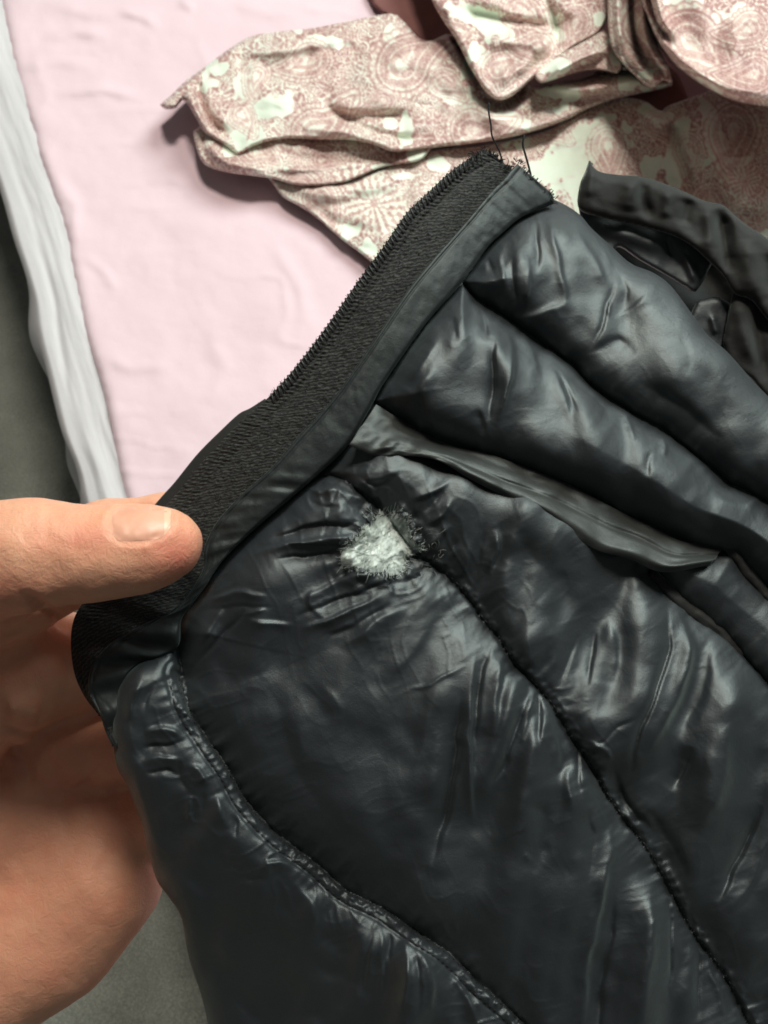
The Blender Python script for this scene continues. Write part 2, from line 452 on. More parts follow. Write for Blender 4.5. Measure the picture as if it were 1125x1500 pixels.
MOTIFS = [  # x, y, R, angle, bend
    (455, 90, 34, 2.6, .5), (375, 110, 24, 2.0, -.4), (352, 168, 22, 0.6, .5), (460, 190, 44, -0.3, -.6),
    (590, 95, 52, -0.9, .6), (560, 150, 24, 2.4, .4), (690, 190, 40, 0.1, -.5), (730, 100, 34, -0.6, .6), (790, 70, 30, 2.9, .5),
    (650, 120, 24, 0.4, .4), (400, 235, 26, 0.2, .5), (500, 245, 22, 0.1, .3), (470, 290, 34, 0.9, .5), (700, 250, 30, 1.6, .5),
    (890, 215, 34, 1.3, .4), (1010, 220, 26, 1.4, .3), (960, 180, 22, 0.6, .5), (1075, 190, 46, 1.8, -.4), (1010, 60, 60, 0.5, .5),
    (1100, 40, 34, 2.6, .6), (930, 40, 20, 1.4, .3), (845, 30, 26, 1.7, .4), (870, 130, 22, 0.1, .3), (1040, 290, 26, 0.7, .5), (1105, 110, 36, 2.9, .4),
    (800, 190, 24, 0.2, .4), (620, 20, 20, 1.2, .4), (760, 15, 30, 0.2, .5), (620, 300, 30, 1.1, .5), (1190, 200, 50, 1.1, .5), (1200, 60, 50, 2.1, .5)]
FLOWERS = [(548, 298, 46), (470, 240, 16), (330, 215, 18), (735, 140, 22), (665, 165, 14), (985, 165, 16), (1090, 265, 26), (425, 200, 18), (300, 200, 14), (905, 70, 14),]
VOIDS = [(362, 122, 15, 26, 0.2), (392, 158, 36, 12, -0.3), (678, 148, 42, 12, 0.45), (748, 175, 30, 8, 0.35), (350, 205, 10, 20, .5), (460, 178, 20, 7, .2),
         (850, 215, 52, 20, -0.6), (992, 225, 13, 44, 0.1), (480, 62, 24, 7, 0.1), (700, 25, 40, 14, 0.3), (812, 50, 16, 14, 0), (1020, 85, 60, 10, 0.7),
         (1045, 190, 10, 38, -0.4), (960, 165, 20, 10, .4), (820, 135, 24, 9, .1), (595, 190, 9, 20, .1), (700, 80, 18, 12, .5), (320, 100, 14, 6, -.6), (820, 240, 40, 18, -.3), (910, 300, 30, 12, 0), (1090, 20, 16, 12, 0), (580, 95, 10, 8, 0), (640, 240, 16, 8, .3)]
def paisley(u, v, seed=0, dx=0, dy=0):
    x = u + dx; y = v + dy
    x = x + 3 * vnoise(u / 40, v / 40, 21); y = y + 3 * vnoise(u / 40, v / 40, 22)
    d = 0.06 + 0.66 * filigree(x, y, seed, 14.0) + 0.35 * (filigree(x + 50, y, seed + 3, 9.0) - 0.5)
    d = d + 0.22 * fbm(x / 60, y / 60, 3, 31)
    bl = vnoise(x / 34 + 5, y / 26, 35) + 0.35 * vnoise(x / 11, y / 11, 36)
    d = d * (1 - smooth(0.58, 0.66, bl)) + 0.3 * np.exp(-((bl - 0.56) / 0.04)**2)
    for (cx, cy, a, b, r) in VOIDS:
        X = (x - cx) * math.cos(r) + (y - cy) * math.sin(r); Y = -(x - cx) * math.sin(r) + (y - cy) * math.cos(r)
        e = np.hypot(X / (1.3 * a), Y / (1.3 * b)) + 0.28 * vnoise(x / 9, y / 9, 5)
        e2 = smooth(0.85, 1.08, e)
        d = d * e2 + 0.0 * (1 - e2) + 0.25 * np.exp(-((e - 1.15) / 0.09)**2)
    for (cx, cy, R, a, bd) in MOTIFS:
        loc = (np.abs(x - cx) < 3.4 * R) & (np.abs(y - cy) < 3.4 * R)
        xl = x[loc]; yl = y[loc]
        if not len(xl): continue
        sd, th = teardrop(xl - cx, yl - cy, R * 0.8, a, bd)
        q = sd / R
        scal = 0.06 * np.abs(np.sin(th * 9))
        dl = d[loc]
        body = 0.42 + 0.4 * filigree(xl, yl, seed + 5, 9.0)
        val = np.where(q > 0.16 + scal, dl,
              np.where(q > 0.09 + scal, 0.75,
              np.where(q > 0.0, 0.30 + 0.2 * np.sin(th * 30),
              np.where(q > -0.07, 0.8,
              np.where(q > -0.13, 0.22,
              np.where(q > -0.36, body,
              np.where(q > -0.42, 0.25, np.where(q > -0.6, 0.85 * body + 0.12, 0.3))))))))
        d[loc] = 0.62 * val + 0.38 * dl
    for (cx, cy, R) in FLOWERS:
        rr = np.hypot(x - cx, y - cy); th = np.arctan2(y - cy, x - cx); q = rr / R
        k = np.floor(q * 4)
        pet = 0.5 + 0.5 * np.cos(th * (8 + 4 * k) + k * 1.3)
        val = 0.08 + 0.75 * smooth(0.35, 0.65, pet * (0.6 + 0.6 * (0.5 + 0.5 * np.sin(q * 25))))
        val = np.where(q < 0.12, 0.7, val)
        d = np.where(q < 0.92 + 0.08 * np.cos(th * 16), 0.55 * val + 0.45 * d, d)
    return np.clip(0.02 + 0.95 * d + 0.12 * fbm(u / 7, v / 7, 2, 77), 0, 1) * (1 - 0.0 * u)

garment = thing('paisley_garment', 'crumpled satin garment with dusty rose paisley print lying on the pink bed', 'garment', PZ([720], [150], [0.0])[0])

def cloth(name, poly, h0, R, creases=(), amp=0.004, seed=1, step=1.5, mat=None, off=(0, 0), tilt=(0, 0), edge_low=0.0, dense=0.0, nscale=70.0):
    poly = spline(np.vstack([poly, poly[:1]]), step=6)[:-1]
    U, V, ok = sheet(poly, step)
    u = U.ravel(); v = V.ravel()
    d = dist_poly(u, v, poly, True)[0]
    R = R * 0.42
    e = 1 - np.sqrt(np.clip(1 - np.clip(1 - d / R, 0, 1)**2, 0, 1))
    z = h0 + tilt[0] * (u - poly[:, 0].mean()) / 100 + tilt[1] * (v - poly[:, 1].mean()) / 100
    z = z + amp * fbm(u / nscale, v / (nscale * 0.8), 3, seed) + 0.10 * amp * fbm(u / 24, v / 20, 2, seed + 4)
    for pts, w, a in creases:
        dd, s, sd, _, _, L = dist_poly(u, v, spline(pts, step=8) if len(pts) > 2 else pts)
        z = z + a * np.exp(-(dd / w)**2) * np.clip(np.minimum(s + 2, L - s + 2) / (0.22 * L), 0, 1)
    z = z * (1 - e) + edge_low * e
    co = PZ(u, v, np.maximum(z, 0.0008))
    pr = np.clip(paisley(u, v, seed, *off) + dense, 0, 1) if mat is None else None
    f = grid_faces(ok)
    if pr is not None: co, f, pr = compact(co, f, pr)
    else: co, f = compact(co, f)
    return mesh_np(name, co, f, mat or M_PRINT, garment, col=pr)

# interior of the folds, its shade painted as plain dark pink
cloth('shaded_inner_fold', [(515, -90), (538, -5), (560, 22), (600, 50), (650, 80), (720, 80), (720, -90)], 0.006, 14, mat=M_FOLDSHADE, seed=40, step=4)
cloth('shaded_inner_fold', [(830, 175), (880, 100), (975, 95), (1010, 150), (1000, 190), (930, 170)], 0.006, 10, mat=M_FOLDSHADE, seed=42, step=4)
# lower panel
cloth('body_panel', [(388, 254), (402, 272), (414, 288), (440, 303), (465, 320), (500, 350), (548, 388), (600, 450), (700, 560), (1000, 640), (1320, 640), (1320, 130), (1110, 120), (990, 150),
                     (968, 162), (945, 148), (915, 143), (880, 148), (840, 168), (800, 190), (740, 205), (660, 216), (610, 224), (575, 240), (535, 256), (490, 268), (440, 264), (412, 256)], 0.013, 12,
      [([(978, 170), (992, 215), (1008, 262), (1012, 290)], 7, -0.006), ([(1000, 165), (1050, 230), (1075, 275), (1125, 300)], 20, 0.012), ([(600, 240), (560, 270), (440, 280)], 12, 0.005),
       ([(1080, 170), (1100, 230), (1140, 280)], 26, -0.008), ([(880, 165), (890, 230), (880, 300)], 24, 0.004), ([(430, 272), (480, 290), (520, 285)], 9, 0.003),
       ([(740, 215), (770, 260), (760, 320)], 16, 0.004), ([(455, 300), (500, 330), (560, 340)], 10, -0.003), ([(940, 160), (975, 180), (990, 170)], 10, 0.006)],
      amp=0.006, seed=2, off=(0, 0), edge_low=0.007, dense=-0.10)
cloth('sleeve_lining', [(283, 192), (287, 215), (299, 240), (330, 252), (365, 257), (400, 262), (440, 272), (500, 268), (560, 245), (620, 232), (620, 190), (450, 170), (330, 165)], 0.020, 10,
      [([(300, 205), (330, 235), (392, 250)], 9, 0.006), ([(400, 225), (480, 240), (600, 225)], 12, -0.004), ([(390, 248), (470, 246), (560, 238)], 6, 0.004)], amp=0.003, seed=3, off=(30, 14), edge_low=0.014)
# upper sleeve
cloth('sleeve', [(234, 153), (252, 138), (270, 120), (300, 98), (335, 72), (368, 53), (410, 46), (458, 41), (520, 29), (572, 20), (590, 30), (610, 52), (625, 60), (640, 56), (660, 50), (690, 70),
                 (760, 120), (830, 120), (900, 100), (955, 100), (985, 122), (970, 130), (900, 146), (858, 162), (830, 176), (790, 190), (740, 203), (690, 211), (640, 216), (600, 222), (572, 222), (545, 212), (510, 206), (470, 206), (430, 204), (395, 208),
                 (370, 216), (350, 228), (330, 214), (300, 196), (290, 178), (278, 158), (268, 146), (258, 158), (242, 160)], 0.028, 16,
      [([(290, 120), (300, 165), (335, 200)], 7, -0.007), ([(276, 130), (285, 160), (300, 190)], 6, 0.005), ([(470, 150), (490, 165), (560, 200), (620, 205)], 9, -0.009), ([(500, 168), (550, 172), (600, 168)], 9, -0.006),
       ([(655, 50), (672, 70), (690, 105), (702, 125)], 5, -0.016), ([(705, 140), (720, 155), (745, 153), (775, 125)], 7, -0.012), ([(560, 60), (620, 90), (700, 130)], 24, 0.006),
       ([(400, 60), (420, 120), (400, 180)], 24, 0.004), ([(690, 150), (750, 180), (830, 170)], 16, 0.006), ([(800, 130), (860, 130), (950, 115)], 10, 0.010), ([(810, 115), (870, 100), (950, 100)], 8, -0.012),
       ([(440, 185), (520, 195), (600, 212)], 8, 0.005), ([(350, 80), (430, 70), (540, 50)], 10, 0.004)],
      amp=0.006, seed=1, edge_low=0.015)
# top panel
cloth('top_panel', [(596, -95), (625, -20), (636, 8), (652, 35), (668, 58), (684, 90), (700, 118), (712, 135), (728, 146), (748, 142), (775, 120), (800, 100), (838, 70), (880, 45), (900, -10), (910, -95)], 0.046, 13,
      [([(660, 10), (700, 20), (780, 40), (840, 30)], 12, -0.008), ([(700, 60), (760, 60), (820, 70)], 14, 0.008), ([(720, 120), (760, 100), (800, 60)], 12, 0.006), ([(640, -10), (668, 40), (700, 100)], 8, 0.004),
       ([(800, 0), (815, 40), (810, 80)], 8, -0.008)], amp=0.007, seed=5, off=(0, 0), edge_low=0.036)
cloth('gathered_panel', [(780, 108), (812, 84), (850, 62), (885, 44), (900, 60), (912, 92), (905, 108), (880, 104), (850, 106), (810, 118), (790, 122)], 0.050, 9,
      [([(800, 112), (850, 85), (895, 70)], 8, 0.010)], amp=0.003, seed=6, off=(13, 40), edge_low=0.018)
# vertical gathers
cloth('gathered_panel', [(886, -95), (889, -10), (890, 40), (896, 72), (910, 92), (930, 112), (950, 128), (962, 126), (972, 118), (985, 122), (978, 95), (958, 50), (948, 0), (940, -95)], 0.066, 9,
      [([(905, -60), (906, 30), (915, 80)], 6, 0.012), ([(925, -60), (925, 30), (940, 85), (965, 110)], 5, -0.022), ([(940, 0), (948, 60), (975, 105)], 5, 0.012), ([(915, 75), (940, 100), (962, 120)], 5, 0.006)],
      amp=0.003, seed=7, off=(50, 20), edge_low=0.020)
# big raised heap, top right
cloth('folded_panel', [(925, -120), (936, -10), (945, 25), (962, 62), (985, 92), (1010, 112), (1040, 132), (1070, 146), (1105, 154), (1150, 156), (1320, 150), (1380, 40), (1380, -120)], 0.105, 30,
      [([(945, -20), (960, 30), (985, 68)], 6, -0.016), ([(960, 60), (1010, 100), (1080, 130), (1160, 135)], 16, 0.010), ([(1010, -60), (1040, 20), (1120, 60)], 40, 0.010), ([(950, -40), (965, 10), (975, 50)], 6, 0.008)],
      amp=0.008, seed=8, off=(0, 0), edge_low=0.030, nscale=110, dense=0.10)  # denser print, also darkening the heap in place of shade

# ================================================================= JACKET
PX = 0.25 / 1400.0       # one photo pixel at the jacket
L1 = spline([(830, 272), (809, 291), (763, 318), (738, 340), (713, 364), (674, 417), (624, 474), (564, 559), (543, 597), (510, 652), (464, 697), (421, 734), (371, 777), (333, 814), (308, 845), (285, 880), (266, 902), (258, 930), (264, 965), (268, 990)])
S1 = spline([(665, 402), (678, 415), (699, 438), (742, 465), (792, 502), (834, 531), (867, 565), (924, 603), (974, 632), (1020, 667), (1063, 703), (1125, 736), (1250, 800), (1420, 880)])
S2 = spline([(540, 590), (553, 593), (585, 616), (620, 637), (663, 656), (713, 670), (756, 685), (800, 702), (842, 720), (903, 752), (956, 778), (1010, 800), (1070, 812), (1110, 850), (1180, 900), (1400, 1060)])
S3 = spline([(462, 700), (480, 697), (503, 702), (530, 722), (556, 742), (585, 780), (612, 812), (649, 838), (681, 870), (705, 905), (726, 929), (754, 971), (801, 1023), (833, 1074), (861, 1116), (896, 1176), (934, 1225), (972, 1285), (1014, 1364), (1051, 1414), (1078, 1459), (1098, 1505), (1180, 1700)])
S4 = spline([(262, 985), (275, 1035), (303, 1081), (335, 1127), (360, 1172), (404, 1220), (460, 1262), (508, 1304), (560, 1330), (612, 1366), (660, 1398), (700, 1438), (750, 1482), (800, 1540), (900, 1700)])
S5 = spline([(955, 838), (983, 868), (1020, 899), (1067, 936), (1095, 967), (1125, 1002), (1200, 1090), (1420, 1330)])
LEFT = spline([(286, 862), (262, 890), (246, 918), (240, 946), (228, 960), (200, 975), (178, 1000), (166, 1040), (166, 1085), (172, 1125), (186, 1150), (200, 1187), (209, 1210), (217, 1247), (230, 1290), (248, 1315), (266, 1345), (276, 1400), (298, 1470), (310, 1540), (330, 1700)])
TOPE = spline([(809, 291), (828, 300), (850, 315), (867, 335), (895, 360), (924, 386), (956, 399), (981, 417), (1006, 449), (1034, 488), (1066, 516), (1098, 552), (1130, 585), (1250, 700), (1450, 860)])

jacket = thing('puffer_jacket', 'glossy black quilted puffer jacket with torn front leaking white down, held by its zip edge', 'jacket', P([600], [900], [0.262])[0])

def D0(u, v):
    """depth of the unpadded jacket surface"""
    d = 0.2500 + 0.016 * smooth(500, 1300, u) + 0.020 * smooth(700, 200, v) * smooth(500, 900, u)
    d = d + 0.012 * smooth(300, 100, u) * smooth(1000, 1300, v) + 0.006 * smooth(420, 110, u) * smooth(1150, 900, v) + 0.006 * smooth(820, 1750, v) + 0.030 * smooth(760, 250, u) * smooth(1080, 1700, v)
    return d

CREASES = [
 # baffle A
 ([(786, 326), (789, 360), (786, 400)], 6, -8), ([(804, 315), (814, 360), (826, 420), (832, 455)], 11, 9), ([(754, 372), (752, 400), (762, 450)], 6, -8), ([(738, 362), (734, 385), (742, 420)], 7, 5),
 ([(774, 372), (772, 420), (764, 455)], 8, 6), ([(718, 374), (722, 402)], 5, -5), ([(700, 395), (712, 385), (712, 400)], 5, 4), ([(899, 412), (893, 440), (880, 480), (866, 512)], 5, -7),
 ([(896, 440), (893, 462)], 4, 5), ([(902, 466), (925, 452), (955, 428)], 7, 3), ([(906, 400), (918, 425), (914, 450)], 8, -3), ([(750, 468), (790, 462), (840, 440)], 12, 6), ([(840, 330), (870, 380), (890, 430)], 14, 6),
 ([(860, 520), (905, 500), (930, 520)], 18, -5), ([(930, 560), (990, 590), (1060, 650)], 26, -10), ([(990, 480), (1010, 530), (1000, 560)], 18, -3),
 # baffle B
 ([(722, 490), (724, 550), (716, 620)], 7, -9), ([(735, 476), (748, 510), (746, 560), (728, 625)], 9, 10), ([(704, 450), (715, 500)], 7, -5), ([(664, 462), (668, 500)], 7, -4), ([(760, 478), (778, 510), (790, 560)], 10, 5),
 ([(817, 545), (830, 570), (847, 606)], 5, -6), ([(808, 540), (826, 580), (836, 620)], 8, 4), ([(906, 592), (925, 622), (930, 648)], 8, 6), ([(966, 630), (974, 650), (972, 672)], 6, 6), ([(955, 660), (948, 700)], 7, -4),
 ([(612, 570), (622, 610), (640, 630)], 8, -6), ([(580, 560), (600, 575), (640, 540)], 12, 4), ([(1040, 720), (1080, 740), (1120, 730)], 16, 5), ([(700, 600), (710, 640)], 8, -5), ([(640, 500), (600, 560)], 12, 5),
 # baffle C
 ([(660, 700), (640, 718), (600, 735)], 8, 6), ([(652, 716), (632, 742), (614, 750)], 6, -5), ([(664, 726), (650, 755), (622, 768)], 8, 7), ([(660, 770), (642, 790), (628, 800)], 8, 5), ([(672, 790), (655, 815)], 7, -4), ([(690, 800), (676, 840), (665, 850)], 7, 4),
 ([(727, 775), (728, 805), (716, 842)], 9, 9), ([(712, 765), (700, 830), (690, 860)], 9, -4), ([(870, 925), (868, 965), (862, 1006)], 5, -8), ([(888, 905), (902, 950), (895, 1000)], 14, 7), ([(850, 930), (828, 980), (822, 1010)], 7, -4),
 ([(986, 885), (1006, 930), (1008, 975), (985, 1040), (945, 1105)], 15, 15), ([(979, 885), (980, 950), (962, 1010), (938, 1070), (922, 1140)], 6, -12), ([(1035, 940), (1030, 1010), (990, 1080)], 20, -7),
 ([(1015, 1095), (1000, 1130), (980, 1160)], 14, -10), ([(1060, 1060), (1060, 1140), (1020, 1220)], 26, 9), ([(1116, 1180), (1085, 1250), (1050, 1325)], 9, -12), ([(1135, 1200), (1105, 1280), (1070, 1340)], 14, 6),
 ([(855, 1092), (885, 1085), (905, 1065), (940, 1050)], 4, -4), ([(860, 1085), (892, 1100), (895, 1115)], 7, 5), ([(740, 760), (790, 830), (850, 890)], 60, -15), ([(900, 1130), (915, 1170), (955, 1220)], 10, -9), ([(800, 900), (815, 950), (800, 1000)], 20, 5),
 ([(940, 1180), (985, 1240), (1010, 1300)], 22, -9),
 # baffle D
 ([(720, 940), (706, 985), (700, 1030), (696, 1092)], 6, -10), ([(735, 950), (728, 1010), (722, 1080)], 11, 8), ([(700, 950), (690, 1010), (688, 1100), (694, 1210)], 9, 9), ([(776, 1000), (762, 1050), (742, 1110), (720, 1160)], 8, -7), ([(786, 1000), (776, 1040), (765, 1090)], 6, 6),
 ([(789, 1010), (792, 1050), (790, 1095)], 7, -9), ([(798, 1020), (812, 1080), (822, 1130)], 9, 7), ([(672, 1005), (668, 1080), (654, 1180), (630, 1270)], 15, -16), ([(640, 1000), (620, 1080), (600, 1160)], 22, 5), ([(848, 1085), (846, 1130), (850, 1172)], 6, -7), ([(832, 1120), (836, 1190)], 9, 5),
 ([(895, 1190), (893, 1250), (872, 1350), (858, 1430), (850, 1540)], 15, 12), ([(905, 1290), (896, 1360), (880, 1440), (880, 1540)], 12, -9), ([(862, 1180), (868, 1240), (860, 1300)], 10, -5), ([(980, 1300), (983, 1370), (982, 1470)], 4, -7), ([(950, 1290), (955, 1380), (940, 1500)], 16, 7),
 ([(1020, 1375), (1026, 1430), (1022, 1500)], 6, -7), ([(1034, 1400), (1052, 1450), (1066, 1500)], 6, 6), ([(760, 1180), (800, 1200), (780, 1280)], 26, -8), ([(770, 1250), (778, 1262)], 6, 4),
 ([(600, 1009), (640, 996), (682, 974)], 4, 5), ([(360, 905), (385, 912), (430, 915)], 6, 6), ([(357, 902), (375, 893), (390, 892)], 4, 5), ([(303, 880), (345, 868), (395, 872)], 7, 6), ([(300, 892), (360, 888), (400, 888)], 5, -4),
 ([(370, 812), (440, 795), (535, 782)], 7, 9), ([(390, 790), (460, 772), (545, 766)], 8, -9), ([(400, 822), (460, 812), (515, 806)], 7, -8), ([(455, 722), (490, 718), (540, 738)], 11, 9), ([(450, 735), (500, 745)], 5, -4),
 ([(452, 712), (470, 722), (495, 712)], 4, 6), ([(440, 880), (520, 842), (570, 850)], 9, 6), ([(430, 905), (490, 880), (540, 862), (590, 850)], 6, -7), ([(440, 920), (490, 905), (560, 870)], 7, 8), ([(470, 935), (530, 910), (580, 880)], 6, -5),
 ([(500, 950), (560, 905), (600, 890)], 10, 5), ([(470, 900), (455, 885), (460, 860)], 8, 4), ([(352, 890), (354, 905), (310, 950), (285, 975)], 5, -8), ([(330, 880), (310, 920), (290, 945)], 12, 5),
 ([(585, 690), (560, 700), (530, 700)], 8, 5), ([(520, 700), (545, 715), (550, 735)], 7, 4), ([(640, 900), (600, 960), (560, 1000)], 16, 3), ([(470, 1000), (500, 1040), (490, 1080)], 16, 3), ([(400, 1000), (430, 1120), (520, 1250)], 40, -6),
 # baffle E
 ([(206, 1000), (196, 1025), (184, 1055)], 8, 8), ([(222, 1005), (212, 1040)], 5, -5), ([(212, 1074), (240, 1068), (272, 1078)], 9, 8), ([(208, 1096), (240, 1092), (272, 1084)], 6, -8), ([(206, 1118), (235, 1110), (262, 1112)], 8, 7), ([(212, 1132), (245, 1128), (262, 1138)], 5, -6),
 ([(274, 1122), (292, 1126), (305, 1148)], 9, 6), ([(262, 1112), (266, 1145), (280, 1165)], 6, -6), ([(278, 1165), (276, 1190), (282, 1205)], 7, 7), ([(300, 1160), (296, 1195)], 6, -5), ([(316, 1165), (326, 1190), (335, 1215)], 10, 8),
 ([(345, 1195), (346, 1225)], 4, -6), ([(380, 1270), (400, 1262), (425, 1268)], 8, 6), ([(360, 1290), (390, 1285)], 6, -4), ([(430, 1290), (460, 1330), (455, 1370)], 16, 6), ([(545, 1355), (538, 1400), (530, 1460)], 7, -6), ([(556, 1350), (560, 1400), (552, 1470)], 6, 6),
 ([(570, 1360), (574, 1420)], 5, -5), ([(592, 1370), (598, 1430), (585, 1500)], 7, 5), ([(612, 1385), (632, 1430), (630, 1480)], 8, 6), ([(605, 1380), (615, 1430), (612, 1490)], 5, -5), ([(650, 1410), (680, 1450), (700, 1510)], 8, 5),
 ([(240, 1010), (262, 1030), (280, 1060)], 8, 4), ([(185, 1120), (200, 1160), (230, 1240)], 20, 4),
]
HOLE = (563, 797)

PLEATS = [(905, 1190, 850, 1600, 22, 16), (870, 1150, 800, 1420, 20, -12), (960, 1290, 945, 1600, 20, 14), (1015, 1370, 1005, 1620, 15, 12), (800, 1030, 735, 1260, 17, 13), (760, 985, 690, 1220, 13, 12),
 (830, 1080, 800, 1330, 16, -10), (1090, 960, 1010, 1260, 28, 18), (1040, 920, 960, 1150, 16, -10), (1125, 1050, 1070, 1380, 26, -14), (1160, 1080, 1130, 1420, 26, 16), (900, 900, 850, 1080, 18, 12),
 (820, 850, 770, 990, 18, 11), (760, 770, 720, 900, 14, 10), (840, 790, 830, 930, 18, -8), (940, 830, 905, 960, 16, 9),
 (470, 1300, 420, 1480, 22, 13), (540, 1350, 500, 1560, 18, 12), (600, 1380, 590, 1600, 16, 12), (655, 1420, 660, 1620, 16, 11), (400, 1250, 350, 1380, 18, 10), (330, 1180, 270, 1270, 14, 9),
 (700, 1460, 730, 1640, 14, 10), (730, 470, 745, 640, 15, 12), (790, 500, 810, 640, 18, -9), (850, 560, 890, 680, 18, 11), (640, 470, 610, 590, 18, 10), (930, 620, 965, 740, 18, 9), (820, 320, 850, 460, 18, 12), (760, 350, 770, 450, 12, 9),
 (920, 420, 900, 560, 22, -10), (960, 440, 1000, 600, 26, 10), (690, 420, 690, 560, 14, -9), (660, 960, 600, 1230, 26, 9), (560, 900, 470, 1050, 24, 9), (400, 880, 330, 1060, 22, 7)]
def jacket_height(u, v):
    seams = [('L1', L1), ('1', S1), ('2', S2), ('3', S3), ('4', S4), ('5', S5)]
    D = {}
    for k, s in seams: D[k] = dist_poly(u, v, s)
    H = np.zeros(u.shape)
    dmin = np.full(u.shape, 1e9)
    for k in D: dmin = np.minimum(dmin, D[k][0] + (20 if k == '3' else 12 if k == '4' else 0) * smooth(0, 40, D['L1'][0]))
    s1 = D['1'][2]; s2 = D['2'][2]; s3 = D['3'][2]; s4 = D['4'][2]; s5 = D['5'][2]
    # side: v increasing downwards; travelling right, +side = below
    A = s1 < 0; B = (s1 > 0) & (s2 < 0); below2 = s2 > 0
    E = below2 & (s4 > 0); Dm = below2 & (s4 <= 0) & (s3 > 0); C = below2 & (s3 <= 0) & (s5 > 0); Fm = below2 & (s5 <= 0) & (s3 <= 0)
    lab = np.where(A, 0, np.where(B, 1, np.where(E, 4, np.where(Dm, 3, np.where(C, 2, 5)))))
    amp = np.choose(lab, [64, 66, 56, 56, 54, 34]); wid = np.choose(lab, [95, 85, 100, 120, 85, 60])
    t = np.clip(dmin / wid, 0, 1)
    H = amp * (1 - (1 - t)**2.4)**0.8
    # long soft pleats hanging from the seams
    for (x0, y0, x1, y1, w, a) in PLEATS:
        ln = math.hypot(x1 - x0, y1 - y0); ex, ey = (x1 - x0) / ln, (y1 - y0) / ln
        al = (u - x0) * ex + (v - y0) * ey; ac = -(u - x0) * ey + (v - y0) * ex + 6 * vnoise(al / 90, x0 + 0 * u, 66)
        ww = w * (0.55 + 0.9 * np.clip(al / ln, 0, 1))
        H = H + 0.85 * a * np.exp(-(ac / (1.2 * ww))**2) * smooth(-10, 0.25 * ln, al) * smooth(ln * 1.05, ln * 0.55, al)
    # large soft unevenness
    H = H + 14 * fbm(u / 120, v / 120, 3, 51) * smooth(0, 60, dmin)
    H = H + 1.6 * fbm(u / 40, v / 56, 2, 55) * smooth(0, 25, dmin)
    # fine crinkles, strongest near the tear and along the hem
    hx = np.exp(-(np.hypot((u - 560) / 190, (v - 830) / 140))**2) + 1.5 * np.exp(-(D['4'][0] / 75)**2) * np.where(E, 1.0, 0.3) + 0.5 * np.exp(-(D['3'][0] / 45)**2) + 0.25 + 0.5 * np.exp(-(D['L1'][0] / 40)**2)
    wx = u + 14 * vnoise(u / 50, v / 50, 101); wy = v + 14 * vnoise(u / 50, v / 50, 102)
    a1 = (wx * 0.35 + wy * 0.94); a2 = (wx * 0.94 - wy * 0.35)
    rg = 1 - np.abs(vnoise(a1 / 17, a2 / 52, 103)) * 2.2; rg2 = 1 - np.abs(vnoise(a2 / 19, a1 / 60, 104)) * 2.2
    msk = np.clip(0.5 + 1.2 * vnoise(u / 60, v / 60, 105), 0, 1)
    H = H + E * 3.0 * vnoise((u * 0.6 - v * 0.8) / 26, (u * 0.8 + v * 0.6) / 44, 120) * smooth(5, 30, dmin)
    H = H + 2.0 * hx * (np.clip(rg, 0, 1)**2 * msk + 0.8 * np.clip(rg2, 0, 1)**2 * (1 - msk)) * smooth(3, 18, dmin)
    sh = (u + 0.16 * (v - 700))
    fo = 17.0 * vnoise(sh / 66, v / 300, 56) + 3.5 * vnoise(sh / 34, v / 230, 57)
    H = H + fo * smooth(4, 45, dmin) * np.where(below2, smooth(560, 700, u) + 0.15 + 0.6 * E, 0.5)
    # puckers running away from each seam
    for k, a, per, ln in (('1', 4.0, 26, 34), ('2', 3.6, 24, 30), ('3', 3.8, 18, 34), ('4', 3.6, 16, 30), ('5', 3, 16, 22), ('L1', 3.0, 26, 30)):
        d, s = D[k][0], D[k][1]
        w = vnoise(s / per + D[k][2] * 31.7, d / 70 + 3.1 * D[k][2], 60) + 0.6 * vnoise(s / (per * 0.45) + 9, d / 30 + 5 * D[k][2], 61)
        H = H + a * w * np.exp(-d / ln) * smooth(0, 5, d)
        H = H + 2.6 * vnoise(s / 8.5 + 50 * D[k][2], d / 30, 62) * np.exp(-d / 13) * (1 if k != 'L1' else 0.3)
        H = H - 4 * np.exp(-(d / 3.2)**2)
        # longer soft folds
        w2 = vnoise(s / (per * 3.2) + D[k][2] * 11.3, d / 150 + 1.7, 64)
        H = H + a * 1.3 * w2 * np.exp(-d / (ln * 2.6)) * smooth(0, 14, d)
    # tight gathered band along the double stitched hem seam
    d, s, sd = D['4'][0], D['4'][1], D['4'][2]
    band = np.exp(-((d * sd - 8) / 7)**2)
    H = H + band * (1.5 + 3.4 * vnoise(s / 5.0, d / 6.0, 70)) - 4 * np.exp(-((d * sd - 19) / 3)**2)
    d3, s3_, sd3 = D['3'][0], D['3'][1], D['3'][2]
    H = H + np.exp(-((d3 * sd3 + 7) / 7)**2) * (2.0 + 3.0 * vnoise(s3_ / 6.0, d3 / 7.0, 71)) * smooth(150, 260, s3_)
    # radial pulls round the tear
    r = np.hypot(u - HOLE[0], v - HOLE[1]); th = np.arctan2(v - HOLE[1], u - HOLE[0])
    H = H + 6.5 * vnoise(th * 3.2 + 40, r / 90, 81) * np.exp(-(r / 120)**2) * smooth(18, 50, r)
    H = H + 2.4 * vnoise(th * 9 + 90, r / 40, 82) * np.exp(-(r / 80)**2) * smooth(25, 45, r)
    H = H + 3.2 * vnoise(u / 12, v / 12, 83) * np.exp(-((r - 55) / 26)**2)
    H = H - 13 * np.exp(-(r / 40)**4)
    H = H + 34 * smooth(380, 740, u + 0.2 * (v - 1100)) * smooth(880, 1060, v)
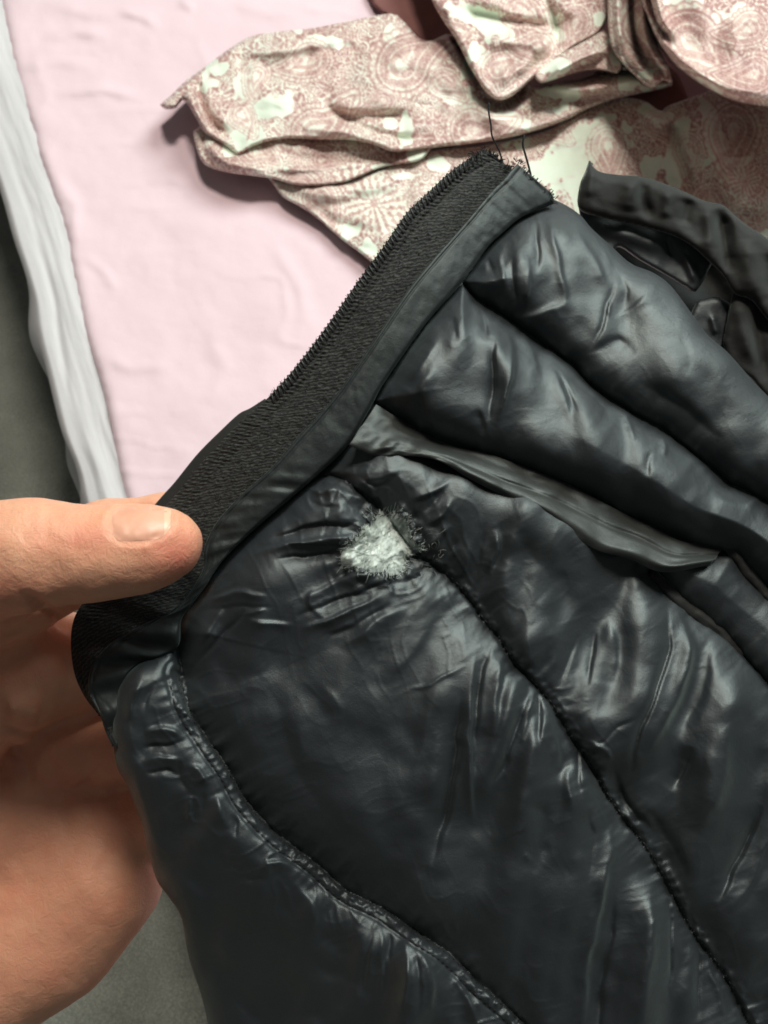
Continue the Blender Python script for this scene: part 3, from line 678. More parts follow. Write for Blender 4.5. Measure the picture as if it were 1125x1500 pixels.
    for pts, w, a in CREASES:
        p = spline(pts, step=10) if len(pts) > 2 else np.asarray(pts, float)
        x0, y0 = p.min(0) - 3 * w; x1, y1 = p.max(0) + 3 * w
        m = (u > x0) & (u < x1) & (v > y0) & (v < y1)
        if not m.any(): continue
        um = u[m] + 2.5 * vnoise(u[m] / 25, v[m] / 25, 90); vm = v[m] + 2.5 * vnoise(u[m] / 25, v[m] / 25, 91)
        dd, s, sd, _, _, L = dist_poly(um, vm, p)
        # sharper on one side, like creased nylon
        wv = w * (0.75 + 0.35 * sd)
        H[m] += a * (1.0 if w >= 7 else 0.75) * np.exp(-np.abs(dd / wv)**1.7) * np.clip(np.minimum(s + 1, L - s + 1) / (0.3 * L), 0, 1)
    return H, lab, D

def edge_drop(u, v):
    d1 = dist_poly(u, v, LEFT)[0]; d2 = dist_poly(u, v, TOPE)[0]
    def roll(d, R): return R * (1 - np.sqrt(np.clip(1 - np.clip(1 - d / R, 0, 1)**2, 0, 1)))
    return roll(d1, 34) + roll(d2, 42)

JPOLY = np.vstack([LEFT, [(1450, 1700)], TOPE[::-1], L1[4:-1][np.argsort(-np.arange(len(L1[4:-1])))][::-1]])
NAMES = ['quilted_baffle'] * 6
def build_jacket():
    # outline: along L1 (tucked under the binding), left rim, bottom, right, top rim
    l1 = L1[(L1[:, 0] < 812)]
    l1 = l1 + np.array([-7.0, -6.0])
    l1 = l1[l1[:, 1] < 842]
    lf = LEFT[LEFT[:, 1] > 850]
    poly = np.vstack([l1, lf[lf[:, 1] > 880] if False else LEFT, [(900, 1700), (1450, 1700)], TOPE[::-1]])
    U, V, ok = sheet(poly, 2.3)
    u = U.ravel(); v = V.ravel()
    H, lab, D = jacket_height(u, v)
    d = D0(u, v) - (H - edge_drop(u, v)) * PX
    co = P(u, v, d)
    labg = lab.reshape(U.shape)
    cl = labg[:-1, :-1]
    for k in range(6):
        f = grid_faces(ok & (cl == k))
        if len(f) == 0: continue
        c, f = compact(co, f)
        o = mesh_np(NAMES[k], c, f, M_NY, jacket)
        if k == 4: o['label'] = 'narrow puckered hem baffle beside the palm'
        if k == 3: o['label'] = 'large torn lower baffle'
        if k == 0: o['label'] = 'topmost baffle'
    # inside lining, a little behind
    U, V, ok = sheet(poly, 12.0)
    u = U.ravel(); v = V.ravel()
    u = u + 5 * (dist_poly(u, v, LEFT)[0] < 20)
    c = P(u, v, D0(u, v) + (20 + 8 * smooth(0, 60, np.minimum(dist_poly(u, v, LEFT)[0], dist_poly(u, v, TOPE)[0])) + 4 * fbm(u / 80, v / 80, 2, 8)) * PX)
    c, f = compact(c, grid_faces(ok)[:, ::-1])
    mesh_np('inner_lining', c, f, M_NY, jacket)
build_jacket()

def jsurf(u, v, lift=0.0):
    u = np.atleast_1d(np.asarray(u, float)); v = np.atleast_1d(np.asarray(v, float))
    H, lab, D = jacket_height(u, v)
    return P(u, v, D0(u, v) - (H - edge_drop(u, v) + lift) * PX)

def strip(name, A, B, hfun, mat, n=400, m=40, parent=jacket, uvs=(1, 1), solid=0.0006):
    """surface between two photo curves; hfun(u,v,s,t)-> px height above the base depth"""
    a = spline(A, n, 4); b_ = spline(B, n, 4)
    t = np.linspace(0, 1, m)[:, None, None]
    p = a[None] * (1 - t) + b_[None] * t
    u = p[..., 0]; v = p[..., 1]
    s = np.r_[0, np.cumsum(np.linalg.norm(np.diff(a, axis=0), axis=1))][None, :] + 0 * u
    tt = t[..., 0] + 0 * u
    wd = np.linalg.norm(a - b_, axis=1)[None, :] + 0 * u
    h = hfun(u, v, s, tt)
    co = P(u, v, D0(u, v) - h * PX)
    idx = np.arange(n * m).reshape(m, n)
    f = np.stack([idx[:-1, :-1], idx[1:, :-1], idx[1:, 1:], idx[:-1, 1:]], -1).reshape(-1, 4)
    # orient towards the camera
    c = co.reshape(-1, 3); q = f[len(f) // 2]
    nrm = np.cross(c[q[1]] - c[q[0]], c[q[2]] - c[q[0]])
    if np.dot(nrm, FWD) > 0: f = f[:, ::-1]
    uv = np.stack([s * uvs[0], tt * wd * uvs[1]], -1).reshape(-1, 2)
    o = mesh_np(name, c, f, mat, parent, uv=uv)
    if solid:
        md = o.modifiers.new('thick', 'SOLIDIFY'); md.thickness = solid; md.offset = -1
    return o

# --- zipper tape, outer edge to the binding
TAPE_OUT = [(722, 226), (708, 221), (685, 234), (656, 255), (624, 285), (596, 312), (567, 354), (543, 387), (514, 427), (490, 462), (455, 510), (421, 552), (392, 583), (362, 608), (330, 640), (293, 680), (261, 720), (236, 748), (190, 800), (150, 850), (118, 888), (106, 915), (104, 950), (110, 990), (126, 1024), (148, 1052), (166, 1086)]
TAPE_IN = [(775, 268), (742, 272), (722, 286), (690, 326), (640, 380), (603, 424), (550, 502), (505, 567), (470, 612), (440, 645), (400, 692), (360, 730), (325, 770), (300, 800), (300, 835), (285, 868), (262, 900), (220, 925), (175, 955), (145, 985), (140, 1020), (155, 1050), (170, 1086)]
def h_tape(u, v, s, t):
    h = 22 + 3.5 * np.sin(math.pi * t) + 1.3 * vnoise(s / 60, t * 3, 5) - 3 * np.exp(-((t - 0.30) / 0.035)**2) * 0.5
    h = h + 0.8 * np.sin(s * 0.9 + t * 30) * smooth(0.36, 0.3, t) * smooth(0.0, 0.05, t)     # coil seen through the tape
    h = h + 0.7 * vnoise(s / 3.0, t * 18, 6)
    low = smooth(760, 940, v)
    h = h + 6 * low * vnoise(s / 30, t * 2, 9) - 22 * smooth(880, 960, v) * (1 - t)**2
    return h
strip('zipper_tape', TAPE_OUT, TAPE_IN, h_tape, M_TAPE, n=620, m=54)

# --- glossy binding between tape and quilting
BIND_IN = [(808, 283), (812, 297), (800, 303), (765, 318), (738, 340), (713, 364), (674, 417), (624, 474), (564, 559), (543, 597), (510, 652), (464, 697), (421, 734), (371, 777), (333, 814), (314, 838), (302, 858), (284, 882), (266, 908), (262, 945), (240, 962), (208, 972), (188, 992), (178, 1030), (176, 1070), (178, 1100)]
BIND_OUT = [(758, 240), (748, 250), (738, 262), (722, 278), (700, 304), (682, 326), (634, 380), (598, 424), (545, 502), (500, 567), (466, 608), (436, 640), (396, 686), (352, 726), (318, 764), (300, 800), (298, 832), (280, 865), (255, 895), (215, 912), (165, 940), (135, 975), (130, 1012), (146, 1048), (166, 1092)]
def h_bind(u, v, s, t):
    r = np.clip(1 - (2 * t - 1)**2, 0, 1)**0.5
    h = 26 + 5 * r - 8 * np.exp(-((t - 1) / 0.05)**2)
    h = h + 2.2 * fbm(s / 34 - t * 1.2, t * 1.6, 3, 12) * r + 1.5 * vnoise(s / 9 - t * 1.5, t * 2, 13) * smooth(220, 0, s)
    h = h + 2.2 * vnoise(s / 16 + t * 0.8, t * 1.3, 15) * smooth(520, 640, s) * r      # gathers near the thumb
    h = h - 2.2 * np.exp(-((t - 0.12) / 0.03)**2)
    h = h + 5 * np.sin(s * 0.12 + t * 2) * smooth(890, 930, v) * r
    return h
strip('zip_binding', BIND_OUT, BIND_IN, h_bind, M_PL, n=620, m=44)

# --- smooth guard peeking out behind the tape near the thumb
strip('zipper_guard', [(388, 584), (366, 598), (350, 606), (326, 628), (290, 664), (256, 706), (238, 726), (200, 770)],
      [(410, 600), (380, 625), (350, 655), (310, 700), (280, 735), (262, 750), (225, 790), (215, 800)], lambda u, v, s, t: 2 - 6 * (1 - t)**2 + 0 * u, M_LIN, n=120, m=16)

# --- zipper teeth: one mesh, shared
def tooth_mesh():
    bm = bmesh.new(); bmesh.ops.create_cube(bm, size=1)
    for vv in bm.verts:
        k = 0.7 if vv.co.x < 0 else 1.0
        vv.co = Vector((vv.co.x * 17, vv.co.y * 4.6 * k, vv.co.z * 4.5 * k))
    bmesh.ops.bevel(bm, geom=bm.edges[:] , offset=1.4, segments=1, affect='EDGES')
    for f in bm.faces: f.smooth = True
    for vv in bm.verts: vv.co *= PX
    me = bpy.data.meshes.new('zipper_tooth'); bm.to_mesh(me); bm.free(); me.materials.append(M_TOOTH); return me
TM = tooth_mesh()
edge = spline(TAPE_OUT[1:13], step=2)
seg = np.r_[0, np.cumsum(np.linalg.norm(np.diff(edge, axis=0), axis=1))]
pos = np.arange(4, seg[-1], 7.4)
for i, s in enumerate(pos):
    x = np.interp(s, seg, edge[:, 0]); y = np.interp(s, seg, edge[:, 1])
    x2 = np.interp(s + 4, seg, edge[:, 0]); y2 = np.interp(s + 4, seg, edge[:, 1])
    tx, ty = (x2 - x), (y2 - y); l = math.hypot(tx, ty) + 1e-6; tx /= l; ty /= l
    nx, ny = (-ty, tx)
    if nx < 0: nx, ny = -nx, -ny          # inward (to the right)
    ax = np.array([nx + 0.45 * tx, ny + 0.45 * ty]); ax /= np.linalg.norm(ax); ax = ax * 1.0
    c = P([x + ax[0] * (6.5 + random.uniform(-.8, .8))], [y + ax[1] * 6.5], [D0(np.array([x]), np.array([y]))[0] - 22.5 * PX])[0]
    X = ax[0] * RIGHT - ax[1] * UP; Z = -FWD; Y = np.cross(Z, X)
    R = Matrix([[X[k], Y[k], Z[k]] for k in range(3)]).to_4x4()
    o = bpy.data.objects.new('zipper_tooth', TM); COL.objects.link(o)
    o.parent = jacket; o.matrix_parent_inverse = Matrix.Translation(jacket.location).inverted()
    o.matrix_basis = Matrix.Translation(Vector(c)) @ R @ Matrix.Rotation(random.uniform(-.12, .12), 4, 'Z')

# --- welt strip across the front
W_UP = [(551, 592), (585, 613), (620, 634), (663, 653), (713, 664), (756, 679), (800, 696), (842, 714), (903, 746), (956, 772), (1000, 793), (1030, 795), (1062, 798)]
W_LO = [(511, 652), (530, 660), (552, 668), (598, 668), (642, 675), (684, 699), (720, 718), (789, 752), (832, 781), (874, 806), (920, 818), (970, 838), (1040, 828)]
def h_welt(u, v, s, t):
    r = np.clip(1 - (2 * t - 1)**4, 0, 1)
    base = 14 + 6 * smooth(0, 200, s) + 34 * smooth(0.0, 0.85, t)
    h = base + 5 * r + 4 * np.exp(-((t - 0.8) / 0.14)**2) * smooth(120, 260, s)
    h = h - 4 * np.exp(-((t - (0.52 + 0.12 * np.sin(s / 90))) / 0.06)**2) * smooth(100, 220, s)
    h = h + 4 * fbm(s / 60, t * 3, 2, 21) + 3.5 * vnoise(s / 15 + t, t * 3, 22) * smooth(170, 60, s)
    h = h + 1.2 * vnoise(s / 60 + t * 2, t * 5, 24)
    h = h + 3 * vnoise(s / 26, t * 2.5, 27) - 26 * smooth(500, 575, s)
    return h
strip('pocket_welt', W_UP, W_LO, h_welt, M_WELT, n=420, m=60, solid=0.0008)

# --- raised binding along the right seam
def h_pipe(u, v, s, t):
    return 9 + 7 * np.sin(math.pi * np.clip(t, 0, 1))**0.7 + 2 * vnoise(s / 12, t * 3, 31)
strip('seam_piping', [(958, 832), (990, 862), (1030, 893), (1075, 928), (1105, 962), (1140, 1002), (1300, 1190)], [(950, 846), (975, 876), (1014, 910), (1058, 946), (1087, 978), (1118, 1012), (1280, 1205)], h_pipe, M_LIN, n=200, m=14)
strip('seam_piping', [(1075, 792), (1100, 830), (1125, 862), (1180, 920)], [(1060, 802), (1085, 840), (1112, 872), (1165, 935)], lambda u, v, s, t: 12 + 7 * np.sin(math.pi * t) + 2 * vnoise(s / 12, t * 3, 32), M_LIN, n=80, m=12)

# --- stitches, one by one along each seam
def stitch_mesh():
    bm = bmesh.new(); bmesh.ops.create_cube(bm, size=1)
    for vv in bm.verts: vv.co = Vector((vv.co.x * 5.2, vv.co.y * 2.0, vv.co.z * 2.0)) * PX
    bmesh.ops.bevel(bm, geom=bm.edges[:], offset=0.6 * PX, segments=1, affect='EDGES')
    for f in bm.faces: f.smooth = True
    me = bpy.data.meshes.new('stitch'); bm.to_mesh(me); bm.free(); me.materials.append(M_THREAD); return me
SM = stitch_mesh()
def stitches(curve, off=0.0, gap=9.0, s0=0, s1=1e9, lift=1.0):
    curve = np.asarray(curve)
    sg = np.r_[0, np.cumsum(np.linalg.norm(np.diff(curve, axis=0), axis=1))]
    ss = np.arange(max(6, s0), min(sg[-1], s1), gap)
    x = np.interp(ss, sg, curve[:, 0]); y = np.interp(ss, sg, curve[:, 1])
    x2 = np.interp(ss + 3, sg, curve[:, 0]); y2 = np.interp(ss + 3, sg, curve[:, 1])
    tx, ty = x2 - x, y2 - y; l = np.hypot(tx, ty) + 1e-9; tx /= l; ty /= l
    x = x - ty * off; y = y + tx * off
    keep = (x < 1150) & (y < 1520)
    x, y, tx, ty = x[keep], y[keep], tx[keep], ty[keep]
    p0 = jsurf(x - tx * 2.5, y - ty * 2.5, lift); p1 = jsurf(x + tx * 2.5, y + ty * 2.5, lift)
    for a, b in zip(p0, p1):
        X = b - a; X /= np.linalg.norm(X); Y = np.cross(-FWD, X); Y /= np.linalg.norm(Y); Z = np.cross(X, Y)
        R = Matrix([[X[k], Y[k], Z[k]] for k in range(3)]).to_4x4()
        o = bpy.data.objects.new('stitch', SM); COL.objects.link(o)
        o.parent = jacket; o.matrix_parent_inverse = Matrix.Translation(jacket.location).inverted()
        o.matrix_basis = Matrix.Translation(Vector((a + b) / 2)) @ R
stitches(S4, 3, 9.5, 10, 760, -0.6); stitches(S4, 16, 9.5, 20, 760, -0.6); stitches(S3, -2, 10, 190, 1000); stitches(S1, 0, 12, 10, 600)

# --- the tear: down filling, torn rim, loose threads
def down():
    n = 90
    out = []
    base = [(548, 764), (556, 752), (566, 762), (578, 752), (588, 762), (600, 766), (603, 784), (607, 796), (614, 804), (606, 812), (594, 818), (590, 834), (578, 840), (560, 836), (544, 838), (530, 832), (512, 830), (504, 816), (510, 800), (522, 792), (530, 780), (540, 772)]
    poly = spline(base + base[:1], step=2.5)[:-1]
    poly = (poly - [560, 800]) * 1.06 + [560, 799] + np.stack([3.5 * vnoise(np.arange(len(poly)) / 4.3, np.zeros(len(poly)), 3) + 1.6 * vnoise(np.arange(len(poly)) / 1.3, np.zeros(len(poly)), 3), 3.5 * vnoise(np.arange(len(poly)) / 4.1, np.ones(len(poly)) * 8, 4) + 1.6 * vnoise(np.arange(len(poly)) / 1.3, np.ones(len(poly)) * 5, 4)], 1)
    U, V, ok = sheet(poly, 1.3)
    u = U.ravel(); v = V.ravel()
    d = dist_poly(u, v, poly, True)[0]
    H, lab, D = jacket_height(u, v)
    h = -2 + 13 * (1 - np.exp(-d / 9)) + 6 * fbm((u + 0.5 * v) / 7, (v - 0.5 * u) / 26, 4, 33, 0.6) * smooth(0, 8, d)
    co = P(u, v, D0(u, v) - (H + h) * PX)
    co, f = compact(co, grid_faces(ok))
    tuft = mesh_np('down_filling', co, f, M_DOWN, jacket)
    paths = []; rad = []
    for i in range(2600):
        k = random.randrange(len(poly)); q = random.random()**0.5
        c = np.array([560, 800.0]); st = c + (poly[k] - c) * q
        ang = (-1.05 if random.random() < 0.6 else math.atan2(st[1] - c[1], st[0] - c[0])) + random.gauss(0, 0.5)
        L = random.uniform(6, 17) * (0.75 if q > 0.8 else 1.0)
        if q > 0.85 and random.random() < 0.55: L *= 0.5
        if random.random() < 0.05: L *= 2.0
        curl = random.gauss(0, 0.05)
        pts = [st.copy()]
        for j in range(5):
            ang += curl + random.gauss(0, 0.08)
            pts.append(pts[-1] + L / 5 * np.array([math.cos(ang), math.sin(ang)]))
        pts = np.array(pts)
        hh = np.linspace(0, 1, 6) * random.uniform(-3, 3) + 8 * (1 - q**4) + random.uniform(-3, 3)
        paths.append((pts, hh)); rad.append(random.uniform(0.18, 0.36) * PX)
    P_all = np.vstack([p for p, _ in paths]); Hh = np.concatenate([h for _, h in paths])
    w = jsurf(P_all[:, 0], P_all[:, 1], 0) ; w = w - FWD * (Hh * PX)[:, None]
    w = w.reshape(-1, 6, 3)
    t2 = tubes_obj('down_fibre', list(w), rad, M_DOWN, tuft, 3)
    # torn black fringe round the rim
    paths = []; rad = []
    for i in range(50):
        k = random.randrange(len(poly)); st = poly[k] + np.array([random.gauss(0, 3), random.gauss(0, 3)])
        c = np.array([560, 800.0])
        ang = math.atan2(c[1] - st[1], c[0] - st[0]) + random.gauss(0, 0.8)
        st = st - 4 * np.array([math.cos(ang), math.sin(ang)])
        L = random.uniform(4, 13); curl = random.gauss(0, 0.2); pts = [st]
        for j in range(5):
            ang += curl; pts.append(pts[-1] + L / 5 * np.array([math.cos(ang), math.sin(ang)]))
        paths.append(np.array(pts)); rad.append(random.uniform(0.35, 0.7) * PX)
    for i in range(20):   # grey wisps to the right of the tear
        st = np.array([random.gauss(625, 16), random.gauss(815, 18)]); ang = random.uniform(0, 6.3); L = random.uniform(6, 18); curl = random.gauss(0, 0.35); pts = [st]
        for j in range(5):
            ang += curl; pts.append(pts[-1] + L / 5 * np.array([math.cos(ang), math.sin(ang)]))
        paths.append(np.array(pts)); rad.append(0.35 * PX)
    Pa = np.vstack(paths); w = jsurf(Pa[:, 0], Pa[:, 1], 0) - FWD * (np.tile(np.array([0, 6, 10, 11, 9, 6]) , len(paths)) * PX)[:, None]
    w = w.reshape(-1, 6, 3)
    tubes_obj('frayed_thread', list(w[:50]), rad[:50], M_THREAD, jacket, 3)
    tubes_obj('frayed_thread', list(w[50:]), rad[50:], M_FRAY, jacket, 3)
down()

# torn nylon flakes standing up at the rim
def flakes():
    cs = []; fs = []; o = 0
    spots = [(604, 772, 15, 24), (615, 790, 12, 18), (590, 752, 14, 10), (522, 835, 22, 9), (600, 822, 16, 12), (572, 846, 20, 9), (540, 756, 12, 14), (512, 792, 10, 12), (632, 826, 13, 10), (612, 842, 12, 9)]
    for (x, y, w, h) in spots:
        n = 9; t = np.linspace(-1, 1, n); U, V = np.meshgrid(t, t)
        r = 1 + 0.35 * vnoise(np.arctan2(V, U) * 2.5 + x, U * 0 + y, 2)
        m = np.maximum(np.abs(U), np.abs(V)) / (np.hypot(U, V) + 1e-6)
        U = U * m * r; V = V * m * r
        u = x + U * w / 2; v = y + V * h / 2
        cx = np.array([560, 800.0]) - np.array([x, y]); cx /= np.linalg.norm(cx)
        to = (U * cx[0] + V * cx[1])
        ht = 3 + 5 * np.clip(to, -1, 1) + 1.5 * vnoise(u / 4, v / 4, 3)
        c = jsurf(u.ravel(), v.ravel(), 0) - FWD * (ht.ravel() * PX)[:, None]
        idx = np.arange(n * n).reshape(n, n) + o
        f = np.stack([idx[:-1, :-1], idx[1:, :-1], idx[1:, 1:], idx[:-1, 1:]], -1).reshape(-1, 4)
        mesh_np('torn_flap', c, f - o, M_NY, jacket)
flakes()

# --- frayed end of the tape and the two loose threads
def fray():
    paths = []; rad = []
    line = spline([(688, 232), (700, 224), (712, 222), (726, 228), (735, 240), (742, 246), (752, 240), (760, 236), (768, 250), (780, 262), (795, 274), (806, 284), (810, 296)], step=2)
    for i in range(230):
        k = random.randrange(len(line) - 1); p = line[k] + np.array([random.gauss(0, 2), random.gauss(2, 3)])
        t = line[k + 1] - line[k]; ang = math.atan2(t[1], t[0]) - math.pi / 2 + random.gauss(0, 0.6)
        L = random.uniform(3, 8); curl = random.gauss(0, 0.1); pts = [p]
        for j in range(5):
            ang += curl; pts.append(pts[-1] + L / 5 * np.array([math.cos(ang), math.sin(ang)]))
        pts = np.array(pts); h = 24 + np.linspace(0, random.uniform(-6, 6), 6) + random.uniform(-4, 6)
        paths.append(P(pts[:, 0], pts[:, 1], D0(pts[:, 0], pts[:, 1]) - h * PX)); rad.append(random.uniform(0.4, 0.9) * PX)
    # short nap along the coil edge
    for i in range(160):
        s = random.uniform(0, seg[-1]); x = np.interp(s, seg, edge[:, 0]); y = np.interp(s, seg, edge[:, 1])
        ang = random.uniform(3.3, 4.6); L = random.uniform(2, 6); pts = np.array([[x + 2 + j * L / 5 * math.cos(ang), y + j * L / 5 * math.sin(ang)] for j in range(6)])
        paths.append(P(pts[:, 0], pts[:, 1], D0(pts[:, 0], pts[:, 1]) - 24 * PX)); rad.append(0.35 * PX)
    tubes_obj('frayed_edge', paths, rad, M_THREAD, jacket, 3)
    for pts, r in (([(768, 197), (766, 212), (770, 228), (774, 242), (778, 258)], 1.7), ([(716, 150), (716, 165), (719, 182), (721, 200), (730, 218), (736, 236)], 1.4)):
        p = spline(pts, step=3)
        w = P(p[:, 0], p[:, 1], D0(p[:, 0], p[:, 1]) - (24 + 10 * np.linspace(1, 0, len(p))) * PX)
        c, f = tube(w, r * PX, 6); mesh_np('loose_thread', c, f, M_THREAD, jacket)
    # nap standing off the woven tape
    paths = []; rad = []
    A = spline(TAPE_OUT, 400, 4); B = spline(TAPE_IN, 400, 4)
    for i in range(2600):
        k = random.randrange(5, 330); t = random.uniform(0.02, 0.95); p = A[k] * (1 - t) + B[k] * t
        ang = random.gauss(-1.0, 0.7); L = random.uniform(2.5, 7)
        pts = np.array([p + j * L / 3 * np.array([math.cos(ang), math.sin(ang)]) for j in range(4)])
        h = 26 + np.array([0, 1.6, 2.2, 1.2])
        paths.append(P(pts[:, 0], pts[:, 1], D0(pts[:, 0], pts[:, 1]) - h * PX)); rad.append(0.28 * PX)
    tubes_obj('tape_nap', paths, rad, M_TOOTH, jacket, 3)
fray()

# --- collar and inner flap, upper right, behind the front
def back_cloth(name, poly, dep, R, creases, mat, seed, amp=8, step=3.0, label=None):
    poly = spline(np.vstack([poly, poly[:1]]), step=5)[:-1]
    U, V, ok = sheet(poly, step); u = U.ravel(); v = V.ravel()
    d = dist_poly(u, v, poly, True)[0]
    h = amp * fbm(u / 55, v / 55, 3, seed) + 0.8 * fbm(u / 18, v / 18, 2, seed + 3)
    for pts, w, a in creases:
        dd, s, sd, _, _, L = dist_poly(u, v, spline(pts, step=8) if len(pts) > 2 else pts)
        h = h + a * np.exp(-(dd / w)**2) * np.clip(np.minimum(s + 2, L - s + 2) / (0.25 * L), 0, 1)
    h = h - R * (1 - np.sqrt(np.clip(1 - np.clip(1 - d / R, 0, 1)**2, 0, 1)))
    co = P(u, v, dep - h * PX); co, f = compact(co, grid_faces(ok))
    o = mesh_np(name, co, f, mat, jacket)
    if label: o['label'] = label
    md = o.modifiers.new('thick', 'SOLIDIFY'); md.thickness = 0.0015; md.offset = -1
    return o
back_cloth('inner_flap', [(850, 300), (930, 318), (1000, 335), (1080, 380), (1200, 420), (1420, 560), (1420, 900), (1250, 760), (1120, 640), (1060, 560), (1000, 480), (930, 410), (880, 360)], 0.302, 20,
           [([(880, 335), (940, 350), (1010, 380)], 16, 12), ([(1010, 380), (1050, 430), (1060, 480)], 24, -30), ([(1000, 345), (1015, 380), (1022, 415)], 7, 12), ([(1070, 410), (1100, 470), (1080, 530)], 16, 16), ([(1100, 380), (1105, 430), (1100, 450)], 12, -20)], M_LIN, 61)
back_cloth('inner_quilting', [(845, 290), (930, 308), (1000, 328), (1045, 365), (1036, 400), (1018, 428), (1005, 421), (975, 403), (935, 380), (905, 362), (892, 385), (858, 350)], 0.290, 7,
           [([(870, 330), (920, 345), (980, 365)], 12, 10), ([(1000, 368), (1012, 395), (1018, 415)], 6, 9), ([(975, 350), (985, 375)], 6, -6)], M_NY, 62, 5, 2.5)
back_cloth('inner_quilting', [(1020, 440), (1055, 436), (1085, 465), (1085, 530), (1050, 545), (1010, 480)], 0.2905, 10, [([(1042, 462), (1050, 490)], 5, 7)], M_NY, 63, 4, 2.5)
back_cloth('collar', [(864, 231), (868, 243), (880, 252), (905, 256), (945, 260), (992, 276), (1027, 292), (1045, 297), (1059, 300), (1080, 318), (1098, 332), (1125, 350), (1200, 410), (1400, 600), (1400, 700), (1200, 560), (1125, 470), (1100, 440), (1075, 430), (1060, 405),
                      (1040, 385), (1015, 362), (990, 347), (960, 337), (924, 328), (878, 318), (848, 306), (849, 272), (858, 250)], 0.284, 14,
           [([(945, 262), (942, 290), (955, 320)], 8, -9), ([(925, 265), (920, 310)], 12, 8), ([(978, 280), (975, 320)], 8, 8), ([(1010, 290), (1000, 330)], 10, -9), ([(1035, 300), (1040, 350), (1030, 370)], 10, 9), ([(1056, 305), (1062, 350), (1070, 400)], 10, -16),
            ([(1095, 350), (1100, 400), (1120, 440)], 16, 12), ([(1125, 370), (1130, 430)], 12, -10), ([(868, 250), (862, 290)], 7, 5)], M_LIN, 64, 7, 2.5)
back_cloth('inner_flap', [(1058, 500), (1068, 450), (1080, 400), (1095, 350), (1130, 370), (1160, 420), (1250, 560), (1450, 760), (1450, 900), (1250, 700), (1130, 590), (1100, 555), (1070, 535)], 0.2875, 10,
           [([(1075, 430), (1090, 480), (1110, 540)], 14, 12), ([(1110, 430), (1110, 500), (1125, 560)], 10, -12)], M_LIN, 66, 8, 3.0)

# ================================================================= HAND
hand = thing('person', 'bare left hand pinching the zip edge of the black jacket, thumb on top', 'person', P([-120], [1150], [0.27])[0])
def cam3(u, v, d):
    return np.array([(u - CX) / F * d, -(v - CY) / F * d, d])
def r_px(r, d): return r / F * d
CAPS = []   # (p0, r0, p1, r1, smooth k)
def chain(pts, k=0.005):
    q = [(cam3(u, v, d), r_px(r, d)) for (u, v, d, r) in pts]
    for (a, ra), (b, rb) in zip(q[:-1], q[1:]): CAPS.append((a, ra, b, rb, k))
TIPD = 0.2325
chain([(252, 797, TIPD + .0006, 44), (228, 799, TIPD, 51), (190, 806, TIPD, 58), (140, 811, TIPD + .0005, 61), (95, 812, TIPD + .001, 62), (50, 812, TIPD + .001, 73), (5, 818, TIPD + .003, 73), (-70, 850, TIPD + .010, 84), (-190, 960, 0.258, 118), (-260, 1120, 0.272, 150)], 0.006)
# thenar / palm
chain([(-260, 1120, 0.285, 150), (-110, 1060, 0.290, 105), (-20, 1020, 0.292, 78), (25, 1030, 0.290, 52)], 0.008)
chain([(-220, 1000, 0.285, 120), (0, 950, 0.292, 84), (70, 965, 0.294, 74)], 0.008)
chain([(-260, 1130, 0.310, 160), (-60, 1180, 0.322, 150), (70, 1190, 0.326, 122)], 0.012)
chain([(70, 1190, 0.330, 120), (100, 1245, 0.328, 112), (15, 1335, 0.328, 118), (-120, 1440, 0.318, 140), (-280, 1600, 0.306, 180)], 0.012)
chain([(158, 1190, 0.312, 56), (150, 1290, 0.308, 66), (70, 1372, 0.308, 78), (-60, 1455, 0.308, 96)], 0.016)
chain([(-250, 1200, 0.30, 170), (-300, 1500, 0.31, 200), (-420, 1760, 0.32, 190)], 0.012)
# index finger running behind the tape
chain([(-60, 900, 0.275, 90), (60, 835, 0.271, 74), (160, 792, 0.268, 58), (250, 779, 0.268, 56), (330, 800, 0.270, 50), (372, 850, 0.272, 46)], 0.004)
# middle, ring, little fingers curled behind the jacket
chain([(40, 990, 0.306, 84), (170, 960, 0.296, 62), (280, 930, 0.282, 56), (360, 960, 0.280, 50), (370, 1010, 0.281, 44)], 0.004)
chain([(60, 1100, 0.318, 84), (200, 1080, 0.304, 62), (310, 1060, 0.288, 54), (380, 1090, 0.286, 46), (380, 1130, 0.287, 42)], 0.004)
chain([(90, 1200, 0.320, 84), (200, 1200, 0.308, 54), (300, 1190, 0.293, 48), (350, 1215, 0.290, 42)], 0.004)

